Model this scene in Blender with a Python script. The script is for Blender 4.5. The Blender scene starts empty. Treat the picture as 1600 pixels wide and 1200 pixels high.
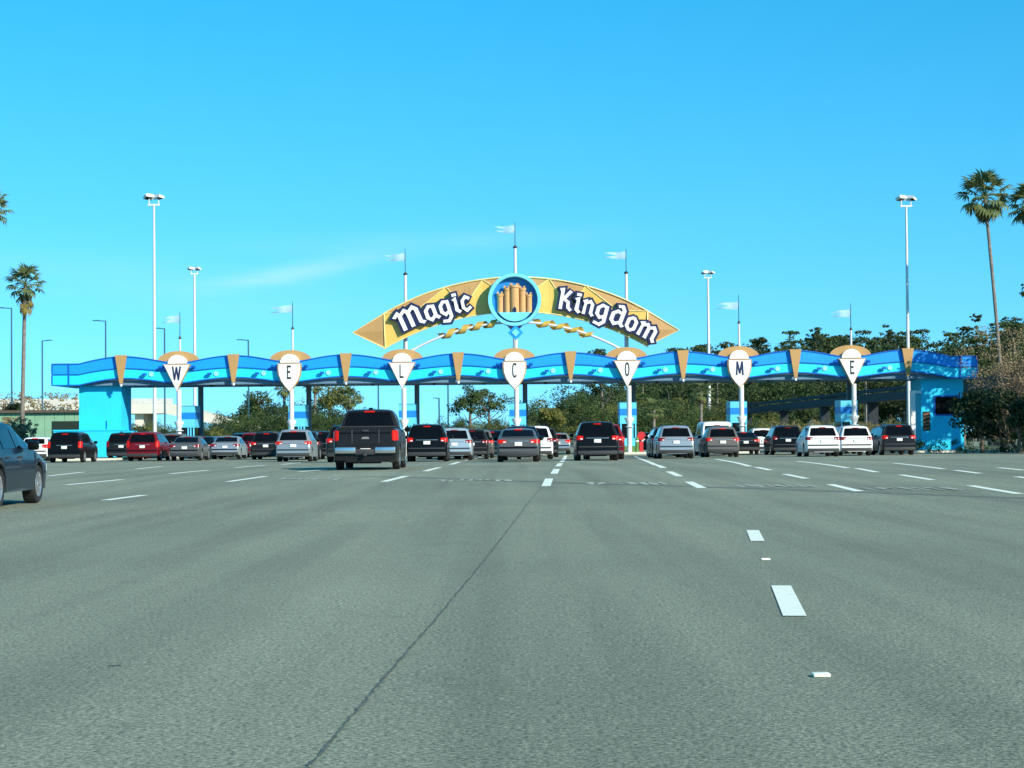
import bpy, bmesh, math, random
import numpy as np
from mathutils import Vector, Matrix, Euler

S = bpy.context.scene
COL = S.collection
R = math.radians

# ------------------------------------------------------------------ camera
FPX = 3200.0
CAM = Vector((0, 0, 1.12))
PITCH, ROLL = math.atan(83 / FPX), R(-0.5)
CROT = Matrix.Rotation(R(90) + PITCH, 3, 'X') @ Matrix.Rotation(ROLL, 3, 'Z')
cd = bpy.data.cameras.new('camera')
cam = bpy.data.objects.new('camera', cd)
COL.objects.link(cam)
cam.matrix_world = Matrix.Translation(CAM) @ CROT.to_4x4()
cd.sensor_width = 36
cd.lens = FPX * 36 / 1600
cd.clip_end = 6000
S.camera = cam

# ------------------------------------------------------------------ sky, sun, exposure
SUN_EL, SUN_AZ = R(27), R(43)          # azimuth measured from straight behind the camera towards the right
to_sun = Vector((math.sin(SUN_AZ) * math.cos(SUN_EL), -math.cos(SUN_AZ) * math.cos(SUN_EL), math.sin(SUN_EL)))
W = bpy.data.worlds.new('World')
S.world = W
W.use_nodes = True
nt = W.node_tree
bg = nt.nodes['Background']
sky = nt.nodes.new('ShaderNodeTexSky')
sky.sky_type = 'NISHITA'
sky.sun_disc = False
sky.sun_elevation = SUN_EL
sky.sun_rotation = math.atan2(to_sun.x, to_sun.y)
sky.air_density = 1.0
sky.dust_density = 0.0
sky.ozone_density = 3.0
hsv = nt.nodes.new('ShaderNodeHueSaturation')
hsv.inputs['Hue'].default_value = 0.48
hsv.inputs['Saturation'].default_value = 1.42
hsv.inputs['Value'].default_value = 1.0
# look a little above each direction so that the low sky keeps its clear blue
vt = nt.nodes.new('ShaderNodeTexCoord')
vm = nt.nodes.new('ShaderNodeMapping')
vm.inputs['Location'].default_value = (0, 0, 0.145)
vm.inputs['Scale'].default_value = (1, 1, 0.9)
vn = nt.nodes.new('ShaderNodeVectorMath')
vn.operation = 'NORMALIZE'
nt.links.new(vt.outputs['Generated'], vm.inputs['Vector'])
nt.links.new(vm.outputs[0], vn.inputs[0])
nt.links.new(vn.outputs[0], sky.inputs['Vector'])
nt.links.new(sky.outputs[0], hsv.inputs['Color'])
# two thin cirrus streaks low in the sky, functions of direction only
tc = nt.nodes.new('ShaderNodeTexCoord')
sx = nt.nodes.new('ShaderNodeSeparateXYZ')
nt.links.new(tc.outputs['Generated'], sx.inputs[0])


def wmath(op, a, b=None):
    m = nt.nodes.new('ShaderNodeMath')
    m.operation = op
    for k, v in enumerate((a, b)):
        if v is None:
            continue
        if isinstance(v, (int, float)):
            m.inputs[k].default_value = v
        else:
            nt.links.new(v, m.inputs[k])
    return m.outputs[0]


mp = nt.nodes.new('ShaderNodeMapping')
mp.inputs['Rotation'].default_value = (0, R(-9), 0)
mp.inputs['Scale'].default_value = (22, 22, 160)
nz = nt.nodes.new('ShaderNodeTexNoise')
nz.inputs['Scale'].default_value = 1.0
nz.inputs['Detail'].default_value = 5
nt.links.new(tc.outputs['Generated'], mp.inputs['Vector'])
nt.links.new(mp.outputs[0], nz.inputs['Vector'])
fac = None
for cx, cz_, ang, lu, lv, amp in ((-.100, .0815, 9, .036, .0042, .55), (-.045, .0950, 2, .075, .0050, .22), (-.17, .075, -6, .09, .012, .18)):
    dx, dz = wmath('SUBTRACT', sx.outputs[0], cx), wmath('SUBTRACT', sx.outputs[2], cz_)
    c_, s_ = math.cos(R(ang)), math.sin(R(ang))
    u = wmath('ADD', wmath('MULTIPLY', dx, c_), wmath('MULTIPLY', dz, s_))
    v = wmath('SUBTRACT', wmath('MULTIPLY', dz, c_), wmath('MULTIPLY', dx, s_))
    q = wmath('ADD', wmath('POWER', wmath('DIVIDE', u, lu), 2), wmath('POWER', wmath('DIVIDE', v, lv), 2))
    e_ = wmath('MULTIPLY', wmath('POWER', 2.718, wmath('MULTIPLY', q, -1)), amp)
    fac = e_ if fac is None else wmath('ADD', fac, e_)
fac = wmath('MULTIPLY', wmath('MULTIPLY', fac, nz.outputs['Fac']), wmath('GREATER_THAN', sx.outputs[1], 0))
mx = nt.nodes.new('ShaderNodeMixRGB')
mx.inputs['Color2'].default_value = (3.6, 4.9, 5.2, 1)
nt.links.new(fac, mx.inputs['Fac'])
nt.links.new(hsv.outputs[0], mx.inputs['Color1'])
nt.links.new(mx.outputs[0], bg.inputs['Color'])
bg.inputs['Strength'].default_value = 0.15

sl = bpy.data.lights.new('sun', 'SUN')
sl.energy = 4.3
sl.angle = R(0.5)
sl.color = (1.0, 0.92, 0.76)
so = bpy.data.objects.new('sun', sl)
COL.objects.link(so)
so.rotation_euler = to_sun.to_track_quat('Z', 'Y').to_euler()
so.location = to_sun * 200

S.view_settings.view_transform = 'Standard'
S.view_settings.look = 'None'
S.view_settings.gamma = 1
S.view_settings.exposure = 0.5
S.view_settings.use_curve_mapping = False
S.render.engine = 'CYCLES'
S.cycles.max_bounces = 6
S.cycles.use_denoising = True


# ------------------------------------------------------------------ helpers
def gz(y):
    """height of the paved ground: a slight crown before the plaza, then a fall towards the gate"""
    t = min(1, max(0, (y - 85) / 40))
    return 0.13 * math.exp(-((y - 66) / 22) ** 2) - 0.12 * t * t * (3 - 2 * t)


def P(x, y, Y):
    d = CROT @ Vector(((x - 800) / FPX, -(y - 600) / FPX, -1))
    return CAM + d * (Y / d.y)


def G(x, y):
    """where the ground shows at photo position x, y"""
    lo, hi = 3.0, 400.0
    for _ in range(60):
        m = (lo + hi) / 2
        if P(x, y, m).z < gz(m):
            hi = m
        else:
            lo = m
    p = P(x, y, lo)
    p.z = gz(p.y)
    return p


def lin(r, g, b):
    f = lambda c: c / 12.92 if c <= 0.04045 else ((c + 0.055) / 1.055) ** 2.4
    return (f(r / 255), f(g / 255), f(b / 255), 1)


MATS = {}


def mat(name, col, rough=0.6, metal=0.0, var=0.12, scale=3.0, bump=0.0, coat=0.0, emit=0.0, spec=0.5, bscale=None, trans=0.0, streak=0.0):
    if name in MATS:
        return MATS[name]
    m = bpy.data.materials.new(name)
    m.use_nodes = True
    n = m.node_tree.nodes
    L = m.node_tree.links
    b = n['Principled BSDF']
    b.inputs['Roughness'].default_value = rough
    b.inputs['Metallic'].default_value = metal
    b.inputs['Specular IOR Level'].default_value = spec
    b.inputs['Coat Weight'].default_value = coat
    b.inputs['Coat Roughness'].default_value = 0.05
    tx = n.new('ShaderNodeTexCoord')
    nz = n.new('ShaderNodeTexNoise')
    nz.inputs['Scale'].default_value = scale
    nz.inputs['Detail'].default_value = 4
    L.new(tx.outputs['Object'], nz.inputs['Vector'])
    r = n.new('ShaderNodeValToRGB')
    c = col
    r.color_ramp.elements[0].position = 0.3
    r.color_ramp.elements[1].position = 0.7
    r.color_ramp.elements[0].color = (c[0] * (1 - var), c[1] * (1 - var), c[2] * (1 - var), 1)
    r.color_ramp.elements[1].color = (min(1, c[0] * (1 + var)), min(1, c[1] * (1 + var)), min(1, c[2] * (1 + var)), 1)
    L.new(nz.outputs['Fac'], r.inputs[0])
    if streak:
        mq = n.new('ShaderNodeMapping')
        mq.inputs['Scale'].default_value = (5, 5, .35)
        L.new(tx.outputs['Object'], mq.inputs['Vector'])
        n2 = n.new('ShaderNodeTexNoise')
        n2.inputs['Scale'].default_value = 1.4
        n2.inputs['Detail'].default_value = 6
        n2.inputs['Roughness'].default_value = .65
        L.new(mq.outputs[0], n2.inputs['Vector'])
        r2 = n.new('ShaderNodeValToRGB')
        r2.color_ramp.elements[0].position, r2.color_ramp.elements[1].position = .30, .55
        r2.color_ramp.elements[0].color = (1 - streak, 1 - streak, 1 - streak, 1)
        L.new(n2.outputs['Fac'], r2.inputs[0])
        mm = n.new('ShaderNodeMixRGB')
        mm.blend_type = 'MULTIPLY'
        mm.inputs[0].default_value = 1
        L.new(r.outputs[0], mm.inputs[1])
        L.new(r2.outputs[0], mm.inputs[2])
        L.new(mm.outputs[0], b.inputs['Base Color'])
    else:
        L.new(r.outputs[0], b.inputs['Base Color'])
    if bump:
        nb = n.new('ShaderNodeTexNoise')
        nb.inputs['Scale'].default_value = bscale or scale * 6
        nb.inputs['Detail'].default_value = 3
        L.new(tx.outputs['Object'], nb.inputs['Vector'])
        bp = n.new('ShaderNodeBump')
        bp.inputs['Strength'].default_value = bump
        bp.inputs['Distance'].default_value = 0.02
        L.new(nb.outputs['Fac'], bp.inputs['Height'])
        L.new(bp.outputs[0], b.inputs['Normal'])
    if emit:
        b.inputs['Emission Color'].default_value = c
        b.inputs['Emission Strength'].default_value = emit
    if trans:
        tr = n.new('ShaderNodeBsdfTranslucent')
        L.new(r.outputs[0], tr.inputs['Color'])
        ms = n.new('ShaderNodeMixShader')
        ms.inputs[0].default_value = trans
        L.new(b.outputs[0], ms.inputs[1])
        L.new(tr.outputs[0], ms.inputs[2])
        L.new(ms.outputs[0], n['Material Output'].inputs['Surface'])
    MATS[name] = m
    return m


def tag(o, label=None, cat=None, group=None, kind=None):
    if label:
        o['label'] = label
    if cat:
        o['category'] = cat
    if group:
        o['group'] = group
    if kind:
        o['kind'] = kind
    return o


def empty(name, loc=(0, 0, 0), rz=0.0):
    o = bpy.data.objects.new(name, None)
    o.empty_display_size = 0.3
    COL.objects.link(o)
    o.location = loc
    o.rotation_euler = (0, 0, rz)
    return o


def link_mesh(name, me, parent=None, loc=(0, 0, 0)):
    o = bpy.data.objects.new(name, me)
    COL.objects.link(o)
    o.location = loc
    if parent:
        o.parent = parent
    return o


class MB:
    """collects vertices and faces for one mesh"""

    def __init__(self):
        self.v, self.f, self.m = [], [], []

    def face(self, pts, mi=0):
        k = len(self.v)
        self.v += [tuple(p) for p in pts]
        self.f.append(tuple(range(k, k + len(pts))))
        self.m.append(mi)

    def grid(self, rows, mi=0, close=False):
        k = len(self.v)
        n = len(rows[0])
        for r in rows:
            self.v += [tuple(p) for p in r]
        for i in range(len(rows) - 1):
            for j in range(n - (0 if close else 1)):
                a, b = k + i * n + j, k + i * n + (j + 1) % n
                self.f.append((a, b, b + n, a + n))
                self.m.append(mi)

    def box(self, x0, x1, y0, y1, z0, z1, mi=0):
        k = len(self.v)
        self.v += [(x0, y0, z0), (x1, y0, z0), (x1, y1, z0), (x0, y1, z0), (x0, y0, z1), (x1, y0, z1), (x1, y1, z1), (x0, y1, z1)]
        for q in ((0, 3, 2, 1), (4, 5, 6, 7), (0, 1, 5, 4), (1, 2, 6, 5), (2, 3, 7, 6), (3, 0, 4, 7)):
            self.f.append(tuple(k + i for i in q))
            self.m.append(mi)

    def prism(self, pts, y0, y1, mi=0, side=None):
        """pts: (x, z) outline seen from the front (counter-clockwise), extruded from y0 (front) to y1"""
        n = len(pts)
        k = len(self.v)
        self.v += [(x, y0, z) for x, z in pts] + [(x, y1, z) for x, z in pts]
        self.f.append(tuple(range(k, k + n)))
        self.m.append(mi)
        self.f.append(tuple(range(k + 2 * n - 1, k + n - 1, -1)))
        self.m.append(mi if side is None else side)
        for i in range(n):
            j = (i + 1) % n
            self.f.append((k + i, k + n + i, k + n + j, k + j))
            self.m.append(mi if side is None else side)

    def tube(self, pts, radii, seg=10, mi=0, caps=True):
        pts = [Vector(p) for p in pts]
        if not hasattr(radii, '__len__'):
            radii = [radii] * len(pts)
        rows = []
        for i, p in enumerate(pts):
            t = (pts[min(i + 1, len(pts) - 1)] - pts[max(i - 1, 0)]).normalized()
            a = t.orthogonal() if i == 0 else (a - t * a.dot(t))
            a = a.normalized()
            b = t.cross(a)
            rows.append([p + (a * math.cos(2 * math.pi * j / seg) + b * math.sin(2 * math.pi * j / seg)) * radii[i] for j in range(seg)])
        self.grid(rows, mi, close=True)
        if caps:
            self.face(list(reversed(rows[0])), mi)
            self.face(rows[-1], mi)

    def lathe(self, prof, c=(0, 0, 0), axis='Z', seg=16, mi=0):
        rows = []
        for r, h in prof:
            row = []
            for j in range(seg):
                a = 2 * math.pi * j / seg
                if axis == 'Z':
                    row.append((c[0] + r * math.cos(a), c[1] + r * math.sin(a), c[2] + h))
                elif axis == 'X':
                    row.append((c[0] + h, c[1] + r * math.cos(a), c[2] + r * math.sin(a)))
                else:
                    row.append((c[0] + r * math.cos(a), c[1] + h, c[2] + r * math.sin(a)))
            rows.append(row)
        self.grid(rows, mi, close=True)

    def mesh(self, name, mats, smooth=None):
        me = bpy.data.meshes.new(name)
        me.from_pydata(self.v, [], self.f)
        me.polygons.foreach_set('material_index', self.m)
        for m in (mats if isinstance(mats, (list, tuple)) else [mats]):
            me.materials.append(m)
        bm = bmesh.new()
        bm.from_mesh(me)
        bmesh.ops.remove_doubles(bm, verts=bm.verts, dist=0.0004)
        bmesh.ops.recalc_face_normals(bm, faces=bm.faces)
        bm.to_mesh(me)
        bm.free()
        if smooth is not None:
            me.polygons.foreach_set('use_smooth', [True] * len(me.polygons))
            me.set_sharp_from_angle(angle=R(smooth))
        me.update()
        return me

    def build(self, name, mats, parent=None, loc=(0, 0, 0), smooth=None):
        return link_mesh(name, self.mesh(name, mats, smooth), parent, loc)


def rbox(name, x0, x1, y0, y1, z0, z1, m, parent, bev=0.03):
    """box with rounded edges"""
    bm = bmesh.new()
    bmesh.ops.create_cube(bm, size=1)
    for v in bm.verts:
        v.co = Vector(((x0 + x1) / 2 + v.co.x * (x1 - x0), (y0 + y1) / 2 + v.co.y * (y1 - y0), (z0 + z1) / 2 + v.co.z * (z1 - z0)))
    bev = min(bev, 0.45 * min(x1 - x0, y1 - y0, z1 - z0))
    bmesh.ops.bevel(bm, geom=bm.edges, offset=bev, segments=2, affect='EDGES', profile=0.6)
    me = bpy.data.meshes.new(name)
    bm.to_mesh(me)
    bm.free()
    me.materials.append(m)
    me.polygons.foreach_set('use_smooth', [True] * len(me.polygons))
    me.set_sharp_from_angle(angle=R(40))
    return link_mesh(name, me, parent)


def kids(o):
    return [c for c in bpy.data.objects if c.parent == o]


def copy_tree(o, parent=None, ch=None):
    if ch is None:
        ch = {}
        for c in bpy.data.objects:
            if c.parent:
                ch.setdefault(c.parent.name, []).append(c)
    c = o.copy()
    COL.objects.link(c)
    c.parent = parent
    for k in ch.get(o.name, []):
        copy_tree(k, c, ch)
    return c


# ------------------------------------------------------------------ materials
M_white = mat('white_paint', (0.80, 0.80, 0.77, 1), 0.45, streak=.08, var=0.04, scale=1.5)
M_post = mat('white_post_paint', (0.68, 0.69, 0.68, 1), 0.45, streak=.10, var=0.05, scale=0.8)
M_blue = mat('fascia_blue', lin(0, 152, 244), 0.55, streak=.09, var=0.06, scale=0.35, bump=0.05)
M_cyan = mat('fascia_light_blue', lin(30, 216, 250), 0.55, streak=.08, var=0.05, scale=0.35, bump=0.05)
M_trim = mat('trim_blue', lin(4, 92, 186), 0.45, var=0.06)
M_pylon = mat('pylon_stucco', lin(34, 206, 248), 0.8, streak=.08, var=0.05, scale=0.7, bump=0.25, bscale=30)
M_soffit = mat('soffit_grey_blue', lin(96, 128, 152), 0.8, var=0.1)
M_tan = mat('tan_gold_paint', lin(186, 146, 90), 0.55, streak=.06, var=0.06, scale=0.8)
M_gold = mat('sunny_gold_paint', lin(226, 186, 92), 0.45, var=0.06, scale=0.8)
M_paleg = mat('pale_gold_trim', lin(246, 226, 150), 0.45, var=0.04)
M_navy = mat('navy_outline', lin(18, 30, 74), 0.5, var=0.1)
M_black = mat('black_paint', (0.012, 0.012, 0.015, 1), 0.5, var=0.2)
M_ring = mat('ring_light_blue', lin(120, 214, 240), 0.4, var=0.04)
M_disc = mat('disc_blue', lin(20, 130, 205), 0.5, var=0.1, scale=1)
M_sand = mat('sandstone_paint', lin(206, 160, 104), 0.7, var=0.1, scale=4)
M_grey = mat('column_grey', lin(96, 112, 118), 0.6, var=0.1)
M_galv = mat('dark_teal_metal', lin(44, 92, 108), 0.5, var=0.1)
M_dark = mat('dark_metal', (0.03, 0.035, 0.04, 1), 0.5, var=0.2)
M_glass = mat('dark_glass', (0.006, 0.007, 0.008, 1), 0.05, var=0.3, spec=0.3)
M_lamp = mat('lamp_lens', (0.75, 0.78, 0.8, 1), 0.2, var=0.05)
M_conc = mat('pale_concrete', lin(214, 212, 196), 0.8, var=0.1, scale=0.4, bump=0.1)

# ------------------------------------------------------------------ ground
def asphalt():
    m = bpy.data.materials.new('asphalt')
    m.use_nodes = True
    n, L = m.node_tree.nodes, m.node_tree.links
    b = n['Principled BSDF']
    b.inputs['Roughness'].default_value = 0.85
    b.inputs['Specular IOR Level'].default_value = 0.3
    tx = n.new('ShaderNodeTexCoord')

    def noise(scale, detail=3, vec=None, rough=0.5):
        z = n.new('ShaderNodeTexNoise')
        z.inputs['Scale'].default_value = scale
        z.inputs['Detail'].default_value = detail
        z.inputs['Roughness'].default_value = rough
        L.new(vec or tx.outputs['Object'], z.inputs['Vector'])
        return z.outputs['Fac']

    mp = n.new('ShaderNodeMapping')
    mp.inputs['Scale'].default_value = (1.0, 0.06, 1.0)
    L.new(tx.outputs['Object'], mp.inputs['Vector'])
    fine = noise(42, 4, rough=0.7)
    mid = noise(9, 3)
    big = noise(0.12, 4)
    streak = noise(0.55, 4, mp.outputs[0])

    def ramp(src, p0, c0, p1, c1):
        r = n.new('ShaderNodeValToRGB')
        r.color_ramp.elements[0].position, r.color_ramp.elements[1].position = p0, p1
        r.color_ramp.elements[0].color, r.color_ramp.elements[1].color = (*c0, 1), (*c1, 1)
        L.new(src, r.inputs[0])
        return r.outputs[0]

    def mul(a, bb, f=1.0):
        q = n.new('ShaderNodeMixRGB')
        q.blend_type = 'MULTIPLY'
        q.inputs[0].default_value = f
        L.new(a, q.inputs[1])
        L.new(bb, q.inputs[2])
        return q.outputs[0]

    base = ramp(fine, 0.34, (0.085, 0.105, 0.072), 0.67, (0.46, 0.49, 0.345))
    base = mul(base, ramp(mid, 0.3, (0.88, 0.88, 0.88), 0.7, (1.08, 1.08, 1.08)))
    base = mul(base, ramp(big, 0.3, (0.90, 0.905, 0.91), 0.7, (1.10, 1.10, 1.09)))
    base = mul(base, ramp(streak, 0.3, (0.80, 0.81, 0.82), 0.7, (1.08, 1.08, 1.08)))
    mp2 = n.new('ShaderNodeMapping')
    mp2.inputs['Rotation'].default_value = (0, 0, R(-7))
    mp2.inputs['Scale'].default_value = (1.0, 0.03, 1.0)
    L.new(tx.outputs['Object'], mp2.inputs['Vector'])
    base = mul(base, ramp(noise(1.3, 3, mp2.outputs[0]), 0.36, (0.86, 0.86, 0.86), 0.56, (1.03, 1.03, 1.03)))
    base = mul(base, ramp(noise(0.9, 5, rough=0.65), 0.24, (0.80, 0.80, 0.81), 0.40, (1.0, 1.0, 1.0)))
    L.new(base, b.inputs['Base Color'])
    bp = n.new('ShaderNodeBump')
    bp.inputs['Strength'].default_value = 0.8
    bp.inputs['Distance'].default_value = 0.02
    L.new(fine, bp.inputs['Height'])
    L.new(bp.outputs[0], b.inputs['Normal'])
    return m


M_asph = asphalt()
M_grass = mat('rough_grass', (0.075, 0.10, 0.035, 1), 0.9, var=0.4, scale=0.6, bump=0.4)
M_mark = mat('road_paint', (0.82, 0.86, 0.70, 1), 0.65, var=0.10, scale=11)
for _n in M_mark.node_tree.nodes:
    if _n.type == 'VALTORGB':                     # tyre worn patches showing the asphalt
        _n.color_ramp.elements[0].position = .26
        _n.color_ramp.elements[0].color = (.30, .33, .26, 1)
        _n.color_ramp.elements[1].position = .42
    if _n.type == 'TEX_NOISE':
        _n.inputs['Detail'].default_value = 8
        _n.inputs['Roughness'].default_value = .68
M_worn = mat('worn_road_paint', (0.42, 0.46, 0.36, 1), 0.7, var=0.32, scale=5)
M_crack = mat('sealed_crack', (0.105, 0.125, 0.095, 1), 0.8, var=0.3, scale=8)
M_joint = mat('pavement_joint', (0.145, 0.165, 0.125, 1), 0.85, var=0.25, scale=3)

ys = [-40, -10] + list(np.arange(0, 160, 3.0)) + [175, 200, 240, 300]
mb = MB()
mb.grid([[(x, y, gz(y)) for x in (-75, -40, -20, 0, 20, 40, 75)] for y in ys])
road = mb.build('road', M_asph, smooth=60)
tag(road, 'wide grey green weathered asphalt plaza in front of the toll gate', 'road', kind='structure')
mb = MB()
ys2 = [-400, -40, 0, 30, 66, 100, 140, 200, 400, 1000, 3000, 5000]
mb.grid([[(x, y, gz(y) - 0.16) for x in (-4000, -800, -200, -60, 60, 200, 800, 4000)] for y in ys2])
ground = mb.build('ground', M_grass, smooth=60)
tag(ground, 'rough green and tan grass land around the plaza', 'ground', kind='structure')


def strip(name, pts, w, m, dz=0.006, taper=None):
    """ribbon on the road through ground points"""
    mb = MB()
    rows = []
    for i, p in enumerate(pts):
        a, b = pts[max(0, i - 1)], pts[min(len(pts) - 1, i + 1)]
        t = (b - a).normalized()
        nrm = Vector((-t.y, t.x, 0)) * (w / 2 if taper is None else taper[i] / 2)
        rows.append([Vector((q.x, q.y, gz(q.y) + dz)) for q in (p + nrm, p - nrm)])
    mb.grid(rows)
    return mb.build(name, m, road)


def ground_line(x0, y0, x1, y1, n=6):
    a, b = G(x0, y0), G(x1, y1)
    return [a.lerp(b, i / n) for i in range(n + 1)]


DASH = [(1220.5, 916, 1242, 963.5, .145), (1176, 829, 1184, 846, .145), (1076, 753, 1097, 763, .2), (1045, 737, 1062, 744.5, .2),
        (1027, 727, 1037, 731.5, .2), (993, 713.5, 1025, 727, .2), (858, 748, 853, 760, .2), (870, 733, 865.5, 740.5, .2),
        (876, 724, 872, 729, .2), (884, 712, 877.5, 722, .2), (635, 744, 599, 753, .2), (687, 730.5, 664, 736.5, .2), (718, 722, 704, 726, .2),
        (752, 714, 723, 720, .2), (225, 774, 164, 782, .2), (191, 749.5, 103, 758, .2), (415, 744.5, 356, 753, .2), (325, 735, 266, 740.5, .2),
        (508, 734, 466, 737.5, .2), (130, 738, 75, 744, .2), (415, 727, 367, 731, .2), (470, 723, 440, 726, .2), (254, 729, 212, 733, .2), (640, 718, 620, 721, .2),
        (1297, 757, 1343, 768, .2), (1226, 741, 1260, 748, .2), (1181, 730, 1204, 735, .2), (1118, 717.5, 1172, 729, .2),
        (1516, 759, 1593, 772, .2), (1407, 742, 1457, 750, .2), (1338, 732, 1370, 738, .2), (1245, 721, 1325, 731.5, .2),
        (1493, 735, 1531, 740, .2), (1588, 745, 1625, 750, .2), (1397, 724, 1475, 733, .2), (1560, 731, 1600, 735, .2)]
for x0, y0, x1, y1, w in DASH:
    strip('lane_dash', ground_line(x0, y0, x1, y1), w, M_mark)
# raised reflectors and a scrap of pale litter in the right hand lane line
for px, py in ((1196, 875), (1283, 1057)):
    p = G(px, py)
    rbox('lane_reflector', p.x - 0.04, p.x + 0.04, p.y - 0.04, p.y + 0.04, gz(p.y) + 0.001, gz(p.y) + 0.017, M_mark, road, 0.008)
# transverse construction joint and the long crack
strip('pavement_joint', [G(x, y) for x, y in ((560, 744), (640, 746), (760, 750), (900, 755), (1040, 759), (1200, 764), (1400, 771), (1640, 780))], 0.45, M_joint, 0.003)
rnd = random.Random(4)
ck = []
pts = [(452, 1225), (500, 1180), (560, 1108), (620, 1038), (690, 957), (760, 872), (800, 820), (828, 782), (850, 757)]
for i in range(len(pts) - 1):
    a, b = G(*pts[i]), G(*pts[i + 1])
    n = 40
    for k in range(n):
        q = a.lerp(b, k / n)
        q.x += rnd.uniform(-.005, .005)
        ck.append(q)
strip('road_crack', ck, 0.03, M_crack, 0.004, [rnd.uniform(.004, .020) for _ in ck])
strip('tyre_scuff', ground_line(170, 1041, 190, 1040), 0.03, M_crack, 0.004)
# faded stencil words: only worn strokes are left of them
for wi, (x0, x1, yy) in enumerate(((432, 532, 749), (682, 800, 751), (915, 1042, 756), (1148, 1275, 760), (1346, 1515, 764))):
    mb = MB()
    rr = random.Random(wi)
    a, b = G(x0, yy), G(x1, yy)
    n = 8
    for k in range(n):
        cx = a.x + (b.x - a.x) * (k + .5) / n
        y0 = a.y + (b.y - a.y) * (k + .5) / n
        wl = (b.x - a.x) / n
        for s in range(5):
            if rr.random() < .45:
                xx = cx + rr.uniform(-.35, .2) * wl
                u, v = rr.uniform(-1.0, .2), rr.uniform(.3, 1.2)
                mb.face([(xx, y0 + u, gz(y0 + u) + .006 + s * .0008), (xx + .09, y0 + u, gz(y0 + u) + .006 + s * .0008),
                         (xx + .09, y0 + v, gz(y0 + v) + .006 + s * .0008), (xx, y0 + v, gz(y0 + v) + .006 + s * .0008)])
            if rr.random() < .3:
                xx = cx - .38 * wl
                u = rr.uniform(-1, 1)
                mb.face([(xx, y0 + u, gz(y0 + u) + .0105 + s * .0008), (xx + .5 * wl, y0 + u, gz(y0 + u) + .0105 + s * .0008),
                         (xx + .5 * wl, y0 + u + .22, gz(y0 + u + .22) + .0105 + s * .0008), (xx, y0 + u + .22, gz(y0 + u + .22) + .0105 + s * .0008)])
    mb.build('worn_stencil_word', M_worn, road)
# kerbs and verges
def kerb(name, x0, x1, y0, y1, label, top=M_grass):
    e = empty(name, ((x0 + x1) / 2, y0, gz(y0)))
    w = (x1 - x0) / 2
    zb = -.3
    mb = MB()
    mb.box(-w, w, 0, .18, zb, .14)
    mb.box(-w, -w + .18, .181, y1 - y0, zb, .139)
    mb.box(w - .18, w, .181, y1 - y0, zb, .139)
    mb.build('kerb', M_conc, e)
    mb = MB()
    mb.box(-w + .181, w - .181, .182, y1 - y0, zb, .12)
    mb.build('verge_top', top, e)
    tag(e, label, 'verge')
    return e


kerb('grass_verge', -46, -25.0, 129, 175, 'grass verge with pale kerb under the light blue pylon on the left')
kerb('grass_verge', 25.8, 60, 132.0, 175, 'grass verge with pale kerb under the light blue pylon on the right')

# ------------------------------------------------------------------ toll gate canopy
GY = 140.0                       # front of the fascia
GX0 = 0.18                       # middle letter
BAY = 7.68
GZ0 = gz(GY)
VAL, CREST = (6.33, 5.75, 5.00), (6.86, 6.05, 5.37)


def wave(x, k):
    t = abs(((x - GX0) / BAY + 0.5) % 1.0 - 0.5) * 2
    if abs(x - GX0) > 3.5 * BAY:                    # the outer half bays run down and level off
        e = (abs(x - GX0) - 3.5 * BAY) / 2.9
        g = 1 - min(1, max(0, e)) ** 1.6
        lo = (6.38, 5.66, 4.93)[k]
        return lo + (CREST[k] - lo) * g
    g = math.sin(math.pi / 2 * t) ** 1.3
    return VAL[k] + (CREST[k] - VAL[k]) * g


XL, XR = GX0 - 3.5 * BAY - 3.6, GX0 + 3.5 * BAY + 3.6
canopy = empty('toll_gate_canopy', (0, GY, GZ0))
tag(canopy, 'long wavy two tone blue canopy spanning all lanes of the toll gate', 'canopy')
canopy_inv = -GZ0


def cz(z):
    return z - GZ0


edges = [XL] + [GX0 + (k - 3.5) * BAY for k in range(0, 8)] + [XR]
for i in range(len(edges) - 1):
    a, b = edges[i] + 0.006, edges[i + 1] - 0.006
    n = 26
    xs = [a + (b - a) * j / n for j in range(n + 1)]
    for nm, k0, k1, m, y in (('upper_fascia_panel', 1, 0, M_blue, 0.0), ('lower_fascia_panel', 2, 1, M_cyan, 0.02)):
        mb = MB()
        top = [wave(x, k1) - (0.0 if k1 == 0 else 0.003) for x in xs]
        bot = [wave(x, k0) + (0.0 if k0 == 2 else 0.003) for x in xs]
        mb.grid([[(x, y, cz(z0)) for x, z0 in zip(xs, bot)], [(x, y, cz(z1)) for x, z1 in zip(xs, top)]])
        mb.grid([[(x, y, cz(z1)) for x, z1 in zip(xs, top)], [(x, y + .25, cz(z1)) for x, z1 in zip(xs, top)]])
        mb.grid([[(x, y + .25, cz(z0)) for x, z0 in zip(xs, bot)], [(x, y, cz(z0)) for x, z0 in zip(xs, bot)]])
        mb.build(nm, m, canopy)
    for k, hh in ((0, .07), (1, .06), (2, .08)):
        mb = MB()
        rows = []
        for x in xs:
            z = wave(x, k)
            rows.append([(x, -.05, cz(z - hh / 2)), (x, -.05, cz(z + hh / 2)), (x, .12, cz(z + hh / 2 + .001)), (x, .12, cz(z - hh / 2 - .001))])
        mb.grid(rows, close=True)
        mb.build('trim_strip', M_trim, canopy)
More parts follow.
